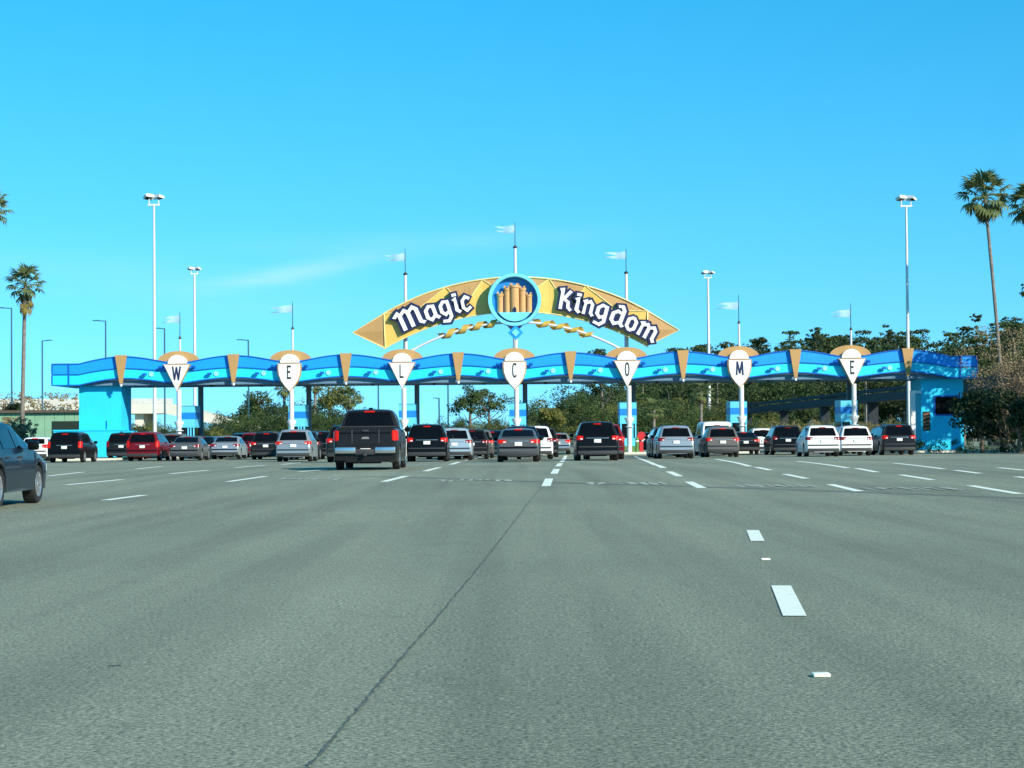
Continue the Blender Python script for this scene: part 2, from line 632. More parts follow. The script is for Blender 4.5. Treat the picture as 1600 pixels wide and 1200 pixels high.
# square end blocks
for s, x in ((-1, XL), (1, XR)):
    x0, x1 = (x - 1.15, x - .01) if s < 0 else (x + .01, x + 1.15)
    mb = MB()
    mb.box(x0, x1, -.03, 7.6, cz(5.66), cz(6.40))
    mb.build('end_block_upper', M_blue, canopy)
    mb = MB()
    mb.box(x0, x1, -.03, 7.6, cz(4.90), cz(5.655))
    mb.build('end_block_lower', M_cyan, canopy)
    for z in (4.92, 5.66, 6.38):
        mb = MB()
        mb.box(x0 - .02, x1 + .02, -.075, -.031, cz(z - .04), cz(z + .04))
        mb.build('trim_strip', M_trim, canopy)
    for xx in (x0, x1):
        mb = MB()
        mb.box(xx - .05, xx + .05, -.07, -.032, cz(4.965), cz(5.615))
        mb.box(xx - .05, xx + .05, -.07, -.032, cz(5.705), cz(6.335))
        mb.build('trim_strip', M_trim, canopy)
mb = MB()
mb.box(XL, XR, .30, 7.3, cz(4.90), cz(5.2))
mb.build('soffit', M_soffit, canopy)
mb = MB()
mb.box(XL, XR, .32, 7.28, cz(5.21), cz(6.18))
mb.build('roof_deck', mat('roof_membrane', (.5, .52, .52, 1), .8), canopy)
for i in range(len(edges) - 1):       # plain rear fascia with the same wave
    a, b = edges[i] + 0.006, edges[i + 1] - 0.006
    xs = [a + (b - a) * j / 16 for j in range(17)]
    mb = MB()
    rows = [[(x, 7.31, cz(wave(x, 2))), (x, 7.31, cz(wave(x, 0))), (x, 7.5, cz(wave(x, 0))), (x, 7.5, cz(wave(x, 2)))] for x in xs]
    mb.grid(rows, close=True)
    mb.build('rear_fascia_panel', M_blue, canopy)
# tan wedges at every crest
for k in range(8):
    x = GX0 + (k - 3.5) * BAY
    mb = MB()
    mb.prism([(x - .10, cz(5.02)), (x + .10, cz(5.02)), (x + .40, cz(6.95)), (x - .40, cz(6.95))], -.27, -.06)
    w = mb.build('wedge_pilaster', M_tan, canopy)
    mb = MB()
    mb.lathe([(0.001, -.20), (.07, -.2), (.09, -.1), (.05, 0)], (x, -.16, cz(5.01)), seg=10)
    mb.build('wedge_lamp', M_lamp, w, smooth=40)
# gold lens and white half round over each letter
for k in range(7):
    x = GX0 + (k - 3) * BAY
    out = []
    hw, zc, ht = 1.42, 6.52, .70
    for j in range(25):
        a = math.pi * j / 24
        out.append((x + hw * math.cos(a), cz(zc + ht * math.sin(a))))
    mb = MB()
    mb.prism(out, .30, .62)
    mb.build('gold_half_ellipse', M_tan, canopy)
    mb = MB()
    mb.prism([(x + .66 * math.cos(math.pi * (j / 20 * 1.0)), cz(6.34 + .60 * math.sin(math.pi * j / 20))) for j in range(21)], -.12, .26)
    mb.build('white_half_disc', M_white, canopy)
# flood lamps on the light band and pendants below the soffit
for k in range(8):
    xw = GX0 + (k - 3.5) * BAY
    for s in (-1, 1):
        if (k == 0 and s < 0) or (k == 7 and s > 0):
            continue
        x = xw + s * 1.62
        mb = MB()
        mb.tube([(x - .05, .02, cz(5.62)), (x - .05, -.15, cz(5.62))], .04, 8)
        mb.box(x - .16, x + .12, -.30, -.13, cz(5.54), cz(5.70))
        mb.build('fascia_flood_lamp', M_trim, canopy)
        mb = MB()
        mb.lathe([(.001, 0), (.17, 0), (.17, .03)], (x + .42, -.035, cz(5.64)), 'Y', 14)
        mb.build('fascia_roundel', mat('roundel_pale', lin(150, 224, 240), .4), canopy)
        mb = MB()
        mb.lathe([(.001, -.16), (.10, -.16), (.12, -.02), (.12, .0)], (x + s * .1, 1.2, cz(4.9)), seg=10)
        mb.build('soffit_lamp', M_dark, canopy)

# ------------------------------------------------------------------ pylons at either end
def pylon(px, label, right):
    e = empty('end_pylon', (px, 140.9, GZ0))
    hw = 1.45
    mb = MB()
    mb.box(-hw, hw, 0, 3.7, -.3, cz(4.895))
    mb.build('shaft', M_pylon, e)
    if not right:
        mb = MB()
        mb.box(-hw - 1.55, hw + .42, -.9, -.005, -.3, 1.92)
        mb.box(-hw - 1.55, -hw - .003, -.004, 3.0, -.3, 1.92)
        mb.box(hw + .003, hw + .42, -.004, 3.6, -.3, 1.92)
        mb.build('base_wall', M_pylon, e)
        mb = MB()
        mb.box(-hw - 1.6, hw + .47, -.95, -.0045, 1.925, 2.0)
        mb.build('base_coping', M_cyan, e)
        mb = MB()
        mb.box(hw + .10, hw + .30, -.99, -.905, .25, 1.85)
        mb.build('service_panel', M_dark, e)
        mb = MB()
        mb.box(.42, .47, -.06, -.003, 2.05, 2.6)
        mb.build('conduit', M_trim, e)
    else:
        mb = MB()
        mb.box(-.60, hw - .25, -.05, -.003, 2.45, 3.85)
        w = mb.build('window_frame', M_trim, e)
        mb = MB()
        mb.box(-.50, hw - .35, -.06, -.052, 2.55, 3.75)
        mb.build('window_pane', M_glass, w)
        mb = MB()
        mb.box(-hw + .1, -hw + .58, -.05, -.003, 1.45, 2.75)
        h = mb.build('hazard_board', M_black, e)
        for i in range(5):
            mb = MB()
            z = 1.48 + i * .25
            mb.face([(-hw + .11, -.056, z), (-hw + .57, -.056, z + .12), (-hw + .57, -.056, z + .22), (-hw + .11, -.056, z + .10)])
            mb.build('hazard_stripe', mat('hazard_orange', lin(150, 100, 50), .6), h)
        mb = MB()
        mb.box(-hw - .75, -hw - .45, -.2, .2, 0, 4.2)
        mb.box(-hw - .70, -hw - .003, -.15, .15, 4.0, 4.19)
        mb.build('conduit_mast', M_white, e)
    tag(e, label, 'pylon')
    return e


pylon(-28.35, 'square sunlit light blue pylon carrying the left end of the canopy', False)
pylon(29.6, 'square blue pylon with dark window carrying the tree shaded right end of the canopy', True)

# ------------------------------------------------------------------ lettered shields with their posts
def stroke_poly(pts, w):
    """mitred outline of a polyline of width w, as (x, z) points"""
    L_, R_ = [], []
    n = len(pts)
    for i in range(n):
        p = Vector(pts[i])
        d0 = (p - Vector(pts[i - 1])).normalized() if i > 0 else None
        d1 = (Vector(pts[i + 1]) - p).normalized() if i < n - 1 else None
        d = d0 + d1 if (d0 is not None and d1 is not None) else (d0 if d0 is not None else d1)
        d = d.normalized()
        nn = Vector((-d.y, d.x))
        c = 1.0
        if d0 is not None and d1 is not None:
            c = max(.6, nn.dot(Vector((-d0.y, d0.x))))
        L_.append(p + nn * w / 2 / c)
        R_.append(p - nn * w / 2 / c)
    return L_, R_


def add_stroke(mb, pts, w, y0, y1, T, ext=0.0, mi=0):
    pts = [Vector(p) for p in pts]
    if ext:
        pts[0] = pts[0] + (pts[0] - pts[1]).normalized() * ext
        pts[-1] = pts[-1] + (pts[-1] - pts[-2]).normalized() * ext
    L_, R_ = stroke_poly([tuple(p) for p in pts], w)
    for i in range(len(pts) - 1):
        q = [T(*R_[i]), T(*R_[i + 1]), T(*L_[i + 1]), T(*L_[i])]
        mb.prism(q, y0, y1, mi)


LET = {'W': [[(0, 1), (.22, 0)], [(.22, 0), (.45, .95)], [(.45, .95), (.68, 0)], [(.68, 0), (.9, 1)]],
       'E': [[(.1, 0), (.1, 1)], [(.1, .93), (.62, .93)], [(.1, .52), (.5, .52)], [(.1, .07), (.62, .07)]],
       'L': [[(.1, 0), (.1, 1)], [(.1, .07), (.6, .07)]],
       'C': [[(.62, .86), (.48, .97), (.26, .97), (.12, .8), (.08, .5), (.12, .2), (.26, .03), (.48, .03), (.62, .14)]],
       'O': [[(.36, .97), (.16, .86), (.08, .5), (.16, .14), (.36, .03), (.56, .14), (.64, .5), (.56, .86), (.36, .97)]],
       'M': [[(.08, 0), (.16, 1)], [(.16, 1), (.45, .12)], [(.45, .12), (.74, 1)], [(.74, 1), (.82, 0)]]}
LETNAME = ['W', 'E', 'L', 'C', 'O', 'M', 'E']
TRI = [(-.86, 6.24), (0, 4.48), (.86, 6.24)]
SHD = [(-.74, 6.24), (-.75, 5.9), (-.70, 5.5), (-.56, 5.1), (-.34, 4.78), (0, 4.40), (.34, 4.78), (.56, 5.1), (.70, 5.5), (.75, 5.9), (.74, 6.24)]
for k, ch in enumerate(LETNAME):
    x = GX0 + (k - 3) * BAY
    shp = TRI if k % 2 == 0 else SHD
    e = empty('letter_sign', (x, GY, GZ0))
    cx, czz = 0, 5.5
    big = [(px * 1.10, cz(czz + (pz - czz) * 1.07)) for px, pz in shp]
    mb = MB()
    mb.prism(big, -.40, -.06)
    mb.build('backing_box', M_tan, e)
    mb = MB()
    mb.prism([(px, cz(pz)) for px, pz in shp], -.45, -.402)
    face = mb.build('sign_face', M_white, e)
    mb = MB()
    h, w = .92, .58 if ch in 'WM' else .46
    z0 = 5.22
    y = -.475
    for s in LET[ch]:
        wmax = .9 if ch in 'WM' else .70
        add_stroke(mb, s, (.13 if ch not in 'WM' else .16), y, -.451, lambda a, b: ((a - wmax / 2) * w, cz(z0 + b * h)))
        y -= .004
    mb.build('letter', M_navy if ch in 'WM' else M_black, face)
    for s in (-1, 1):
        mb = MB()
        mb.lathe([(.001, -.15), (.08, -.15), (.10, -.12), (.10, .12), (.001, .12)], (s * 1.12, -.24, cz(6.08)), 'X', 10)
        mb.build('spot_lamp', M_trim, e, smooth=40)
    # post in front: white tube with a downward arrow collar
    mb = MB()
    mb.tube([(.12, -.22, 0), (.12, -.22, cz(4.56))], .165, 14)
    post = mb.build('post', M_post, e, smooth=40)
    mb = MB()
    mb.lathe([(.17, .02), (.34, .0), (.34, -.04), (.17, -.44)], (.12, -.22, cz(2.38)), seg=14)
    mb.lathe([(.17, -.60), (.30, -.60), (.30, -.64), (.17, -.64)], (.12, -.22, cz(2.38)), seg=14)
    mb.build('arrow_collar', M_white, post, smooth=30)
    kindw = 'triangular' if k % 2 == 0 else 'rounded'
    extra = {0: ', leftmost of the letter signs', 1: ', second from the left pylon', 6: ', nearest the right pylon'}.get(k, ' on the blue canopy')
    tag(e, f'white {kindw} sign with dark letter {ch} on a white post{extra}', 'sign', 'letter signs along the canopy')

# columns and ticket booths behind the posts
M_bl1 = mat('booth_pale_blue', lin(96, 206, 240), .5, var=.05)
M_bl2 = mat('booth_mid_blue', lin(10, 130, 220), .5, var=.05)
M_green = mat('booth_plinth_green', lin(88, 130, 66), .7, var=.15)
for k, ch in enumerate(LETNAME):
    x = GX0 + (k - 3) * BAY
    nm = f'{ch} sign' if ch != 'E' else ('first E sign from the left' if k == 1 else 'last E sign on the right')
    c = empty('canopy_column', (x + .74, 145.5, gz(145.5)))
    mb = MB()
    mb.box(-.17, .17, -.17, .17, 0, 4.885 - gz(145.5))
    mb.build('shaft', M_grey, c)
    mb = MB()
    mb.box(-.28, .28, -.28, .28, -.1, .12)
    mb.build('foot', M_conc, c)
    tag(c, f'grey steel column under the canopy behind the {nm}', 'column', 'canopy columns')
    b = empty('ticket_booth', (x + .2, 142.4, gz(142.4)))
    hw, d = .56, 2.6
    mb = MB(); mb.box(-hw - .2, hw + .45, -3.4, d + 4.5, -.1, .15); mb.build('island', M_conc, b)
    mb = MB(); mb.box(-hw, hw, 0, d, .151, .55); mb.build('plinth', M_green, b)
    mb = MB(); mb.box(-hw, hw, 0, d, .552, 1.1); mb.build('lower_wall', M_bl1, b)
    mb = MB(); mb.box(-hw + .02, hw - .02, .02, d - .02, 1.102, 2.1); mb.build('glazing', M_glass, b)
    for xx in (-hw + .05, .12, .30, hw - .05):
        mb = MB(); mb.box(xx - .05, xx + .05, -.003, .016, 1.103, 2.098); mb.build('window_mullion', M_bl1, b)
    mb = MB(); mb.box(-hw - .02, hw + .02, -.02, d + .02, 2.102, 2.68); mb.build('pale_band', M_bl1, b)
    mb = MB(); mb.box(-hw - .03, hw + .03, -.03, d + .03, 2.683, 3.14); mb.build('blue_band', M_bl2, b)
    mb = MB(); mb.box(-hw - .02, hw + .02, -.02, d + .02, 3.143, 3.62); mb.build('parapet', M_bl1, b)
    tag(b, f'narrow blue and pale striped ticket booth behind the {nm}', 'booth', 'ticket booths')
    # bollard at the head of the island
    bo = empty('island_bollard', (x + .62, 139.6, gz(139.6) + .15))
    mb = MB(); mb.lathe([(.12, 0), (.12, .9), (.09, .98), (.001, 1.0)], seg=12); mb.build('shaft', M_green, bo, smooth=40)
    mb = MB(); mb.lathe([(.124, .7), (.124, .8)], seg=12); mb.build('band', M_mark, bo, smooth=40)
    tag(bo, f'short green bollard on the lane island below the {nm}', 'bollard', 'island bollards')
    if k in (4, 5):
        g = empty('lane_gate_arm', (x + 1.0, 141.0, gz(141)))
        mb = MB(); mb.box(-.13, .13, -.13, .13, 0, 1.1); mb.build('post', mat('signal_red', (.55, .02, .02, 1), .5), g)
        mb = MB(); mb.prism([(0, .9), (.06, .85), (.85, 1.5), (.80, 1.56)], -.18, -.14); mb.build('arm', M_white, g)
        mb = MB(); mb.lathe([(.001, -.02), (.30, -.02), (.30, .02), (.001, .02)], (0, -.22, 1.25), 'Y', 8); mb.build('stop_paddle', mat('signal_red', (.5, .02, .02, 1)), g)
        tag(g, f'red lane gate with raised white arm beside the {nm}', 'gate arm', 'lane gates')

# ------------------------------------------------------------------ flag poles
M_flag = mat('pennant_cloth', lin(196, 234, 246), .8, var=.05, trans=.4)
FLAGS = [(281, 487, 253, 499, 'left of the arch above the W sign'), (457, 471, 422, 483, 'left of the arch above the first E sign'),
         (633, 388, 602, 402, 'at the left shoulder of the golden arch'), (804.5, 347, 773, 358, 'on the tallest pole above the medallion'),
         (978, 389, 943, 399, 'at the right shoulder of the golden arch'), (1154, 460, 1119, 478, 'right of the arch above the M sign'),
         (1329, 474, 1298, 490, 'right of the arch above the last E sign')]
for k, (fx, ft, fl, fy, lab) in enumerate(FLAGS):
    Y = 141.6
    top = P(fx, ft, Y)
    fm = P(fl, fy, Y)
    e = empty('flag_pole', (top.x, Y, GZ0))
    th = {0: 530, 1: 515, 2: 430, 3: 388, 4: 428, 5: 506, 6: 516}[k]
    zt = P(fx, th, Y).z - GZ0
    z0 = 6.2 - GZ0
    r = .13 if k in (2, 3, 4) else .085
    mb = MB(); mb.tube([(0, 0, z0), (0, 0, zt)], [r, r * .8], 12); pole = mb.build('pole', M_post, e, smooth=40)
    mb = MB(); mb.lathe([(.05, 0), (r * 1.2, .02), (r * 1.2, .10), (.04, .2)], (0, 0, zt), seg=10); mb.build('collar', M_dark, pole, smooth=40)
    mb = MB(); mb.tube([(0, 0, zt + .1), (0, 0, top.z - GZ0)], [.035, .02], 8); mb.build('tip_rod', M_galv, pole, smooth=40)
    # swallow tailed pennant, streaming left
    zf = fm.z - GZ0
    Lf = top.x - fm.x
    h = .27
    mb = MB()
    for sgn in (1, -1):
        rows = []
        for i in range(13):
            t = i / 12
            zz = zf + .06 * math.sin(t * 5 + k) * t - .05 * t
            if t < .45:
                a, b2 = 0, h * (1 - .35 * t)
            else:
                q = (t - .45) / .55
                a, b2 = .14 * q ** .7, .85 * h * (1 - q) + .15 * q
            yy = .12 * math.sin(t * 7 + k * 1.3) * t
            rows.append([(-.02 - Lf * t, yy, zz + sgn * a), (-.02 - Lf * t, yy, zz + sgn * (a + (b2 - a) * .5)), (-.02 - Lf * t, yy + .02, zz + sgn * b2)])
        mb.grid(rows)
    mb.build('pennant', M_flag, e, smooth=60)
    tag(e, f'slim white flag pole with pale pennant {lab}', 'flag pole', 'flag poles along the gate')

# ------------------------------------------------------------------ golden arch sign
AY = 140.9
arch = empty('arch_sign', (GX0, AY, GZ0))
tag(arch, 'tall golden arched sign with white old style lettering and round blue medallion', 'sign')
PX = AY / FPX                                   # metres per photo pixel at the arch


def ap(x, y):
    p = P(x, y, AY)
    return (p.x - GX0, p.z - GZ0)


RA = 413.0


def outer(x):
    u = x - 806
    return 433 + RA - math.sqrt(RA * RA - u * u) - .0087 * u


def inner(x):
    return outer(x) + 54 + 1.5 * abs(x - 806) / 206


def arch_half(sgn):
    X = lambda d: 806 + sgn * d
    fold = [(206, 'o'), (160, .40), (109, 'o'), (82, .72), (52, 'o'), (8, .62)]
    zz = []
    for d, f in fold:
        x = X(d)
        zz.append((d, outer(x) if f == 'o' else outer(x) + (inner(x) - outer(x)) * f))
    ds = sorted(set([206, 0] + [d for d, _ in fold] + list(np.linspace(0, 206, 34))), reverse=True)

    def zig(d):
        a = sorted(zz)
        return float(np.interp(d, [q[0] for q in a], [q[1] for q in a]))

    tanb, goldb = MB(), MB()
    for i in range(len(ds) - 1):
        for j, bld, fa, fb in ((0, tanb, outer, None), (1, goldb, None, inner)):
            q = []
            for d in (ds[i], ds[i + 1]):
                x = X(d)
                zf = zig(d)
                depth = -.02 - .09 * min(1, (zf - outer(x)) / 22)
                o = ap(x, outer(x)); m_ = ap(x, zf); n_ = ap(x, inner(x))
                q.append(((o[0], 0, o[1]), (m_[0], depth, m_[1]), (n_[0], -.05, n_[1])))
            a, b = q
            pts = [a[j], b[j], b[j + 1], a[j + 1]]
            bld.face(pts)
    tanb.build('upper_facet_panel', M_tan, arch)
    goldb.build('lower_facet_panel', M_gold, arch)
    # pointed end
    e0, tip, e1 = ap(X(206), outer(X(206))), ap(X(255), {-1: 520, 1: 516}[sgn]), ap(X(204), inner(X(204)))
    mid = ap(X(205), (outer(X(205)) + inner(X(205))) / 2)
    mb = MB()
    mb.face([(e0[0], -.02, e0[1]), (tip[0], 0, tip[1]), (mid[0], -.16, mid[1])])
    mb.face([(e1[0], -.02, e1[1]), (mid[0], -.16, mid[1]), (tip[0], 0, tip[1])])
    mb.build('end_point', M_tan, arch)
    # body behind the facets
    xs = [X(d) for d in np.linspace(206, 0, 30)]
    mb = MB()
    rows = []
    for x in xs:
        o, n_ = ap(x, outer(x)), ap(x, inner(x))
        rows.append([(o[0], .004, o[1]), (n_[0], .004, n_[1]), (n_[0], .55, n_[1]), (o[0], .55, o[1])])
    mb.grid(rows, close=True)
    mb.prism([(e0[0], e0[1]), (e1[0], e1[1]), (tip[0], tip[1])] if sgn > 0 else [(e0[0], e0[1]), (tip[0], tip[1]), (e1[0], e1[1])], .006, .5)
    mb.build('arch_body', mat('arch_back', lin(120, 100, 60), .6), arch)
    # pale trim along edges and folds
    tb = MB()
    tb.tube([(ap(x, outer(x))[0], -.04, ap(x, outer(x))[1]) for x in xs], .06, 6)
    tb.tube([(ap(x, inner(x))[0], -.07, ap(x, inner(x))[1]) for x in xs], .05, 6)
    tb.tube([(e0[0], -.04, e0[1]), (tip[0], -.02, tip[1]), (e1[0], -.05, e1[1])], .05, 6)
    tb.tube([(e0[0], -.05, e0[1]), (mid[0], -.19, mid[1]), (e1[0], -.06, e1[1])], .045, 6)
    pts = []
    for d in ds:
        x = X(d)
        zf = zig(d)
        depth = -.05 - .09 * min(1, (zf - outer(x)) / 22)
        q = ap(x, zf)
        pts.append((q[0], depth, q[1]))
    tb.tube(pts, .032, 6)
    tb.build('gilt_edging', M_paleg, arch, smooth=60)


arch_half(-1)
arch_half(1)

GL = {'M': (1.36, [[(0.02, 1.10), (.22, 1.30), (.30, 1.08), (.30, .06)], [(.30, 1.08), (.58, 1.32), (.72, 1.10), (.72, .08)], [(.72, 1.08), (1.0, 1.32), (1.14, 1.10), (1.14, .2), (1.30, .03)]]),
      'a': (.80, [[(.60, .90), (.36, .98), (.15, .74), (.15, .26), (.34, .04), (.56, .26)], [(.58, .98), (.60, .22), (.76, .03)]]),
      'g': (.80, [[(.58, .92), (.34, .98), (.15, .74), (.15, .32), (.34, .10), (.56, .26)], [(.58, 1.0), (.62, -.12), (.42, -.38), (.10, -.30)]]),
      'i': (.42, [[(.10, .88), (.20, .96), (.20, .2), (.36, .03)], [(.10, 1.25), (.30, 1.25)]]),
      'c': (.72, [[(.62, .80), (.38, .97), (.15, .72), (.15, .26), (.36, .03), (.64, .22)]]),
      'K': (.92, [[(.08, 1.36), (.22, 1.40), (.22, .04)], [(.28, .70), (.48, .98), (.70, 1.36)], [(.34, .76), (.62, .58), (.66, .2), (.84, .03)]]),
      'n': (.80, [[(.05, .86), (.18, .96), (.18, .04)], [(.2, .80), (.44, .98), (.60, .80), (.60, .2), (.74, .03)]]),
      'd': (.84, [[(.58, .86), (.36, .96), (.15, .72), (.15, .26), (.34, .04), (.58, .24)], [(.30, 1.28), (.50, 1.36), (.64, 1.12), (.64, .2), (.80, .03)]]),
      'o': (.76, [[(.37, .98), (.15, .76), (.15, .26), (.38, .03)], [(.37, .98), (.60, .74), (.60, .24), (.38, .03)]]),
      'm': (1.20, [[(.05, .86), (.18, .96), (.18, .04)], [(.2, .80), (.44, .98), (.58, .80), (.58, .04)], [(.6, .80), (.84, .98), (1.0, .80), (1.0, .2), (1.14, .03)]])}


def arch_word(word, xs0, widths, xh):
    x = xs0
    for ch, wpx in zip(word, widths):
        gw, strokes = GL[ch]
        xm = x + wpx / 2
        u = xm - 806
        ang = -math.asin(u / RA) * 1.02 + .0087
        base = ap(xm, inner(xm) - 9)
        sx, sz = wpx * PX / gw / math.cos(ang) * 1.0, xh * PX
        ca, sa = math.cos(ang), math.sin(ang)

        def T(a, b):
            lx, lz = (a - gw / 2) * sx, b * sz
            return (base[0] + lx * ca - lz * sa, base[1] + lx * sa + lz * ca)

        bk = MB()
        y = -.40
        wN = .20
        for s in strokes:
            add_stroke(bk, s, wN + .27, y, -.06, T, .12)
            y -= .006
        lo = bk.build('letter_backing', M_navy, arch)
        fr = MB()
        y = -.46
        for s in strokes:
            add_stroke(fr, s, wN, y, -.38, T, .02)
            y -= .006
        fr.build('letter_face', M_white, lo)
        x += wpx


arch_word('Magic', 626, [41, 22, 21, 12, 17], 23)
arch_word('Kingdom', 869, [24, 13, 20, 22, 24, 19, 29], 22.5)

# medallion: ring, blue disc, a plain group of sandstone towers
mc = ap(804, 469.5)
med = MB()
rad = 41 * PX
med.lathe([(rad * .86, -.95), (rad * .88, -1.02), (rad, -1.02), (rad * 1.01, -.85), (rad * 1.01, -.12)], (mc[0], 0, mc[1]), 'Y', 48)
med.lathe([(rad * .86, -.95), (rad * .86, -.50)], (mc[0], 0, mc[1]), 'Y', 48)
ring = med.build('medallion_ring', M_ring, arch, smooth=40)
mb = MB()
mb.lathe([(.001, -.51), (rad * .865, -.51)], (mc[0], 0, mc[1]), 'Y', 48)
mb.build('medallion_disc', M_disc, ring)
for dx, w, h0, h1 in ((-.98, .40, -1.0, .22), (-.50, .42, -1.0, .62), (0, .62, -1.0, .78), (.55, .42, -1.0, .60), (1.0, .38, -1.0, .16)):
    mb = MB()
    c = (mc[0] + dx, -.60 - .12 * (1 - abs(dx)), 0)
    mb.lathe([(w / 2, mc[1] + h0 + .12), (w / 2, mc[1] + h1), (w / 2 * 1.2, mc[1] + h1 + .05), (w / 2 * 1.2, mc[1] + h1 + .20), (.001, mc[1] + h1 + .20)], c, 'Z', 16)
    for q in range(4):
        a = q * math.pi / 2 + .6
        mb.box(c[0] + w * .5 * math.cos(a) - .06, c[0] + w * .5 * math.cos(a) + .06, c[1] + w * .5 * math.sin(a) - .06, c[1] + w * .5 * math.sin(a) + .06, mc[1] + h1 + .19, mc[1] + h1 + .34)
    mb.build('plain_tower', M_sand, ring, smooth=30)
mb = MB()
mb.prism([(mc[0] - .12, mc[1] - .86), (mc[0] + .12, mc[1] - .86), (mc[0] + .12, mc[1] - .62), (mc[0], mc[1] - .48), (mc[0] - .12, mc[1] - .62)], -1.06, -.96)
mb.build('gate_opening', M_navy, ring)
mb = MB()
mb.prism([(mc[0] + 1.36 * math.cos(a), mc[1] + 1.5 * math.sin(a)) for a in np.linspace(math.pi * 1.20, math.pi * 1.80, 15)], -1.12, -.7)
mb.build('pale_bank', M_ring, ring)
mb = MB()
mb.prism([(mc[0] - .75, mc[1] - 1.5), (mc[0] + .75, mc[1] - 1.5), (mc[0], mc[1] - 2.35)], -1.0, -.2)
mb.build('navy_keel', M_navy, ring)
# diamond below
dc = ap(805.5, 521)
mb = MB()
mb.prism([(dc[0] - .52, dc[1]), (dc[0], dc[1] - .52), (dc[0] + .52, dc[1]), (dc[0], dc[1] + .52)], -1.12, -.9)
dm = mb.build('diamond_plaque', M_blue, arch)
mb = MB()
mb.prism([(dc[0] - .27, dc[1]), (dc[0], dc[1] - .27), (dc[0] + .27, dc[1]), (dc[0], dc[1] + .27)], -1.17, -1.121)
mb.build('diamond_centre', M_ring, dm)
# white tie tube with golden twisted ribbon
def tie(x):
    u = x - 806
    R2 = 330
    return 504 + R2 - math.sqrt(R2 * R2 - u * u) - .0087 * u


mb = MB()
mb.tube([(ap(x, tie(x))[0], -.35, ap(x, tie(x))[1]) for x in np.linspace(640, 972, 40)], .085, 10)
mb.build('tie_tube', M_post, arch, smooth=50)
for x0, x1, turns in ((687, 775, 4), (836, 925, 4)):
    mb = MB()
    rows = []
    for i in range(97):
        t = i / 96
        x = x0 + (x1 - x0) * t
        c = ap(x, tie(x))
        a = 2 * math.pi * turns * t
        wv = .27
        rows.append([(c[0] + d * .9, -.35 + .26 * math.sin(a), c[1] + .27 * math.cos(a) + d * .1) for d in (-wv, 0, wv)])
    mb.grid(rows)
    mb.build('twisted_ribbon', mat('ribbon_gold', lin(212, 176, 80), .4, metal=.2), arch, smooth=60)
# supports down to the canopy
for sx in (632, 804, 979):
    a = ap(sx, 470)
    mb = MB()
    mb.tube([(a[0], .75, cz(6.1)), (a[0], .75, ap(sx, inner(sx) - 8)[1])], .14, 10)
    mb.build('arch_support', M_post, arch, smooth=40)

# ------------------------------------------------------------------ vehicles
M_under = mat('underbody_black', (.012, .013, .014, 1), .8, var=.2)
M_plastic = mat('trim_plastic', (.028, .031, .033, 1), .6, var=.15)
M_cglass = mat('tinted_car_glass', (.004, .005, .007, 1), .06, var=.2, spec=.10)
M_tyre = mat('tyre_rubber', (.018, .018, .019, 1), .85, var=.15)
M_rim = mat('alloy_rim', (.55, .56, .56, 1), .3, metal=.8, var=.05)
M_tail = mat('tail_lamp_red', (.20, .006, .006, 1), .25, var=.1, spec=.4)
M_brake = mat('brake_lamp_lit', (.50, .010, .006, 1), .3, var=.05, emit=.16, spec=.2)
M_plate = mat('licence_plate', (.78, .78, .72, 1), .5, var=.03)
M_chrome = mat('chrome_strip', (.6, .62, .63, 1), .2, metal=.9, var=.05)


def paint(name, c, metal=.2, coat=.12):
    return mat('paint_' + name, (*c, 1), .26, metal=metal, var=.03, scale=.5, coat=coat, spec=.10)


PAINT = {'black': paint('black', (.005, .0055, .006), 0), 'charcoal': paint('charcoal', (.014, .015, .016), 0), 'grey': paint('grey', (.10, .105, .105)),
         'silver': paint('silver', (.42, .44, .45), .55), 'white': paint('white', (.78, .78, .76), 0), 'burgundy': paint('burgundy', (.17, .008, .014)),
         'navy': paint('navy', (.004, .013, .026), 0, .32), 'ice': paint('ice', (.42, .52, .55), .4), 'olive': paint('olive', (.12, .115, .10)), 'brown': paint('brown', (.15, .135, .12)),
         'red': paint('red', (.28, .02, .015)), 'palegrey': paint('palegrey', (.34, .37, .38), .5)}

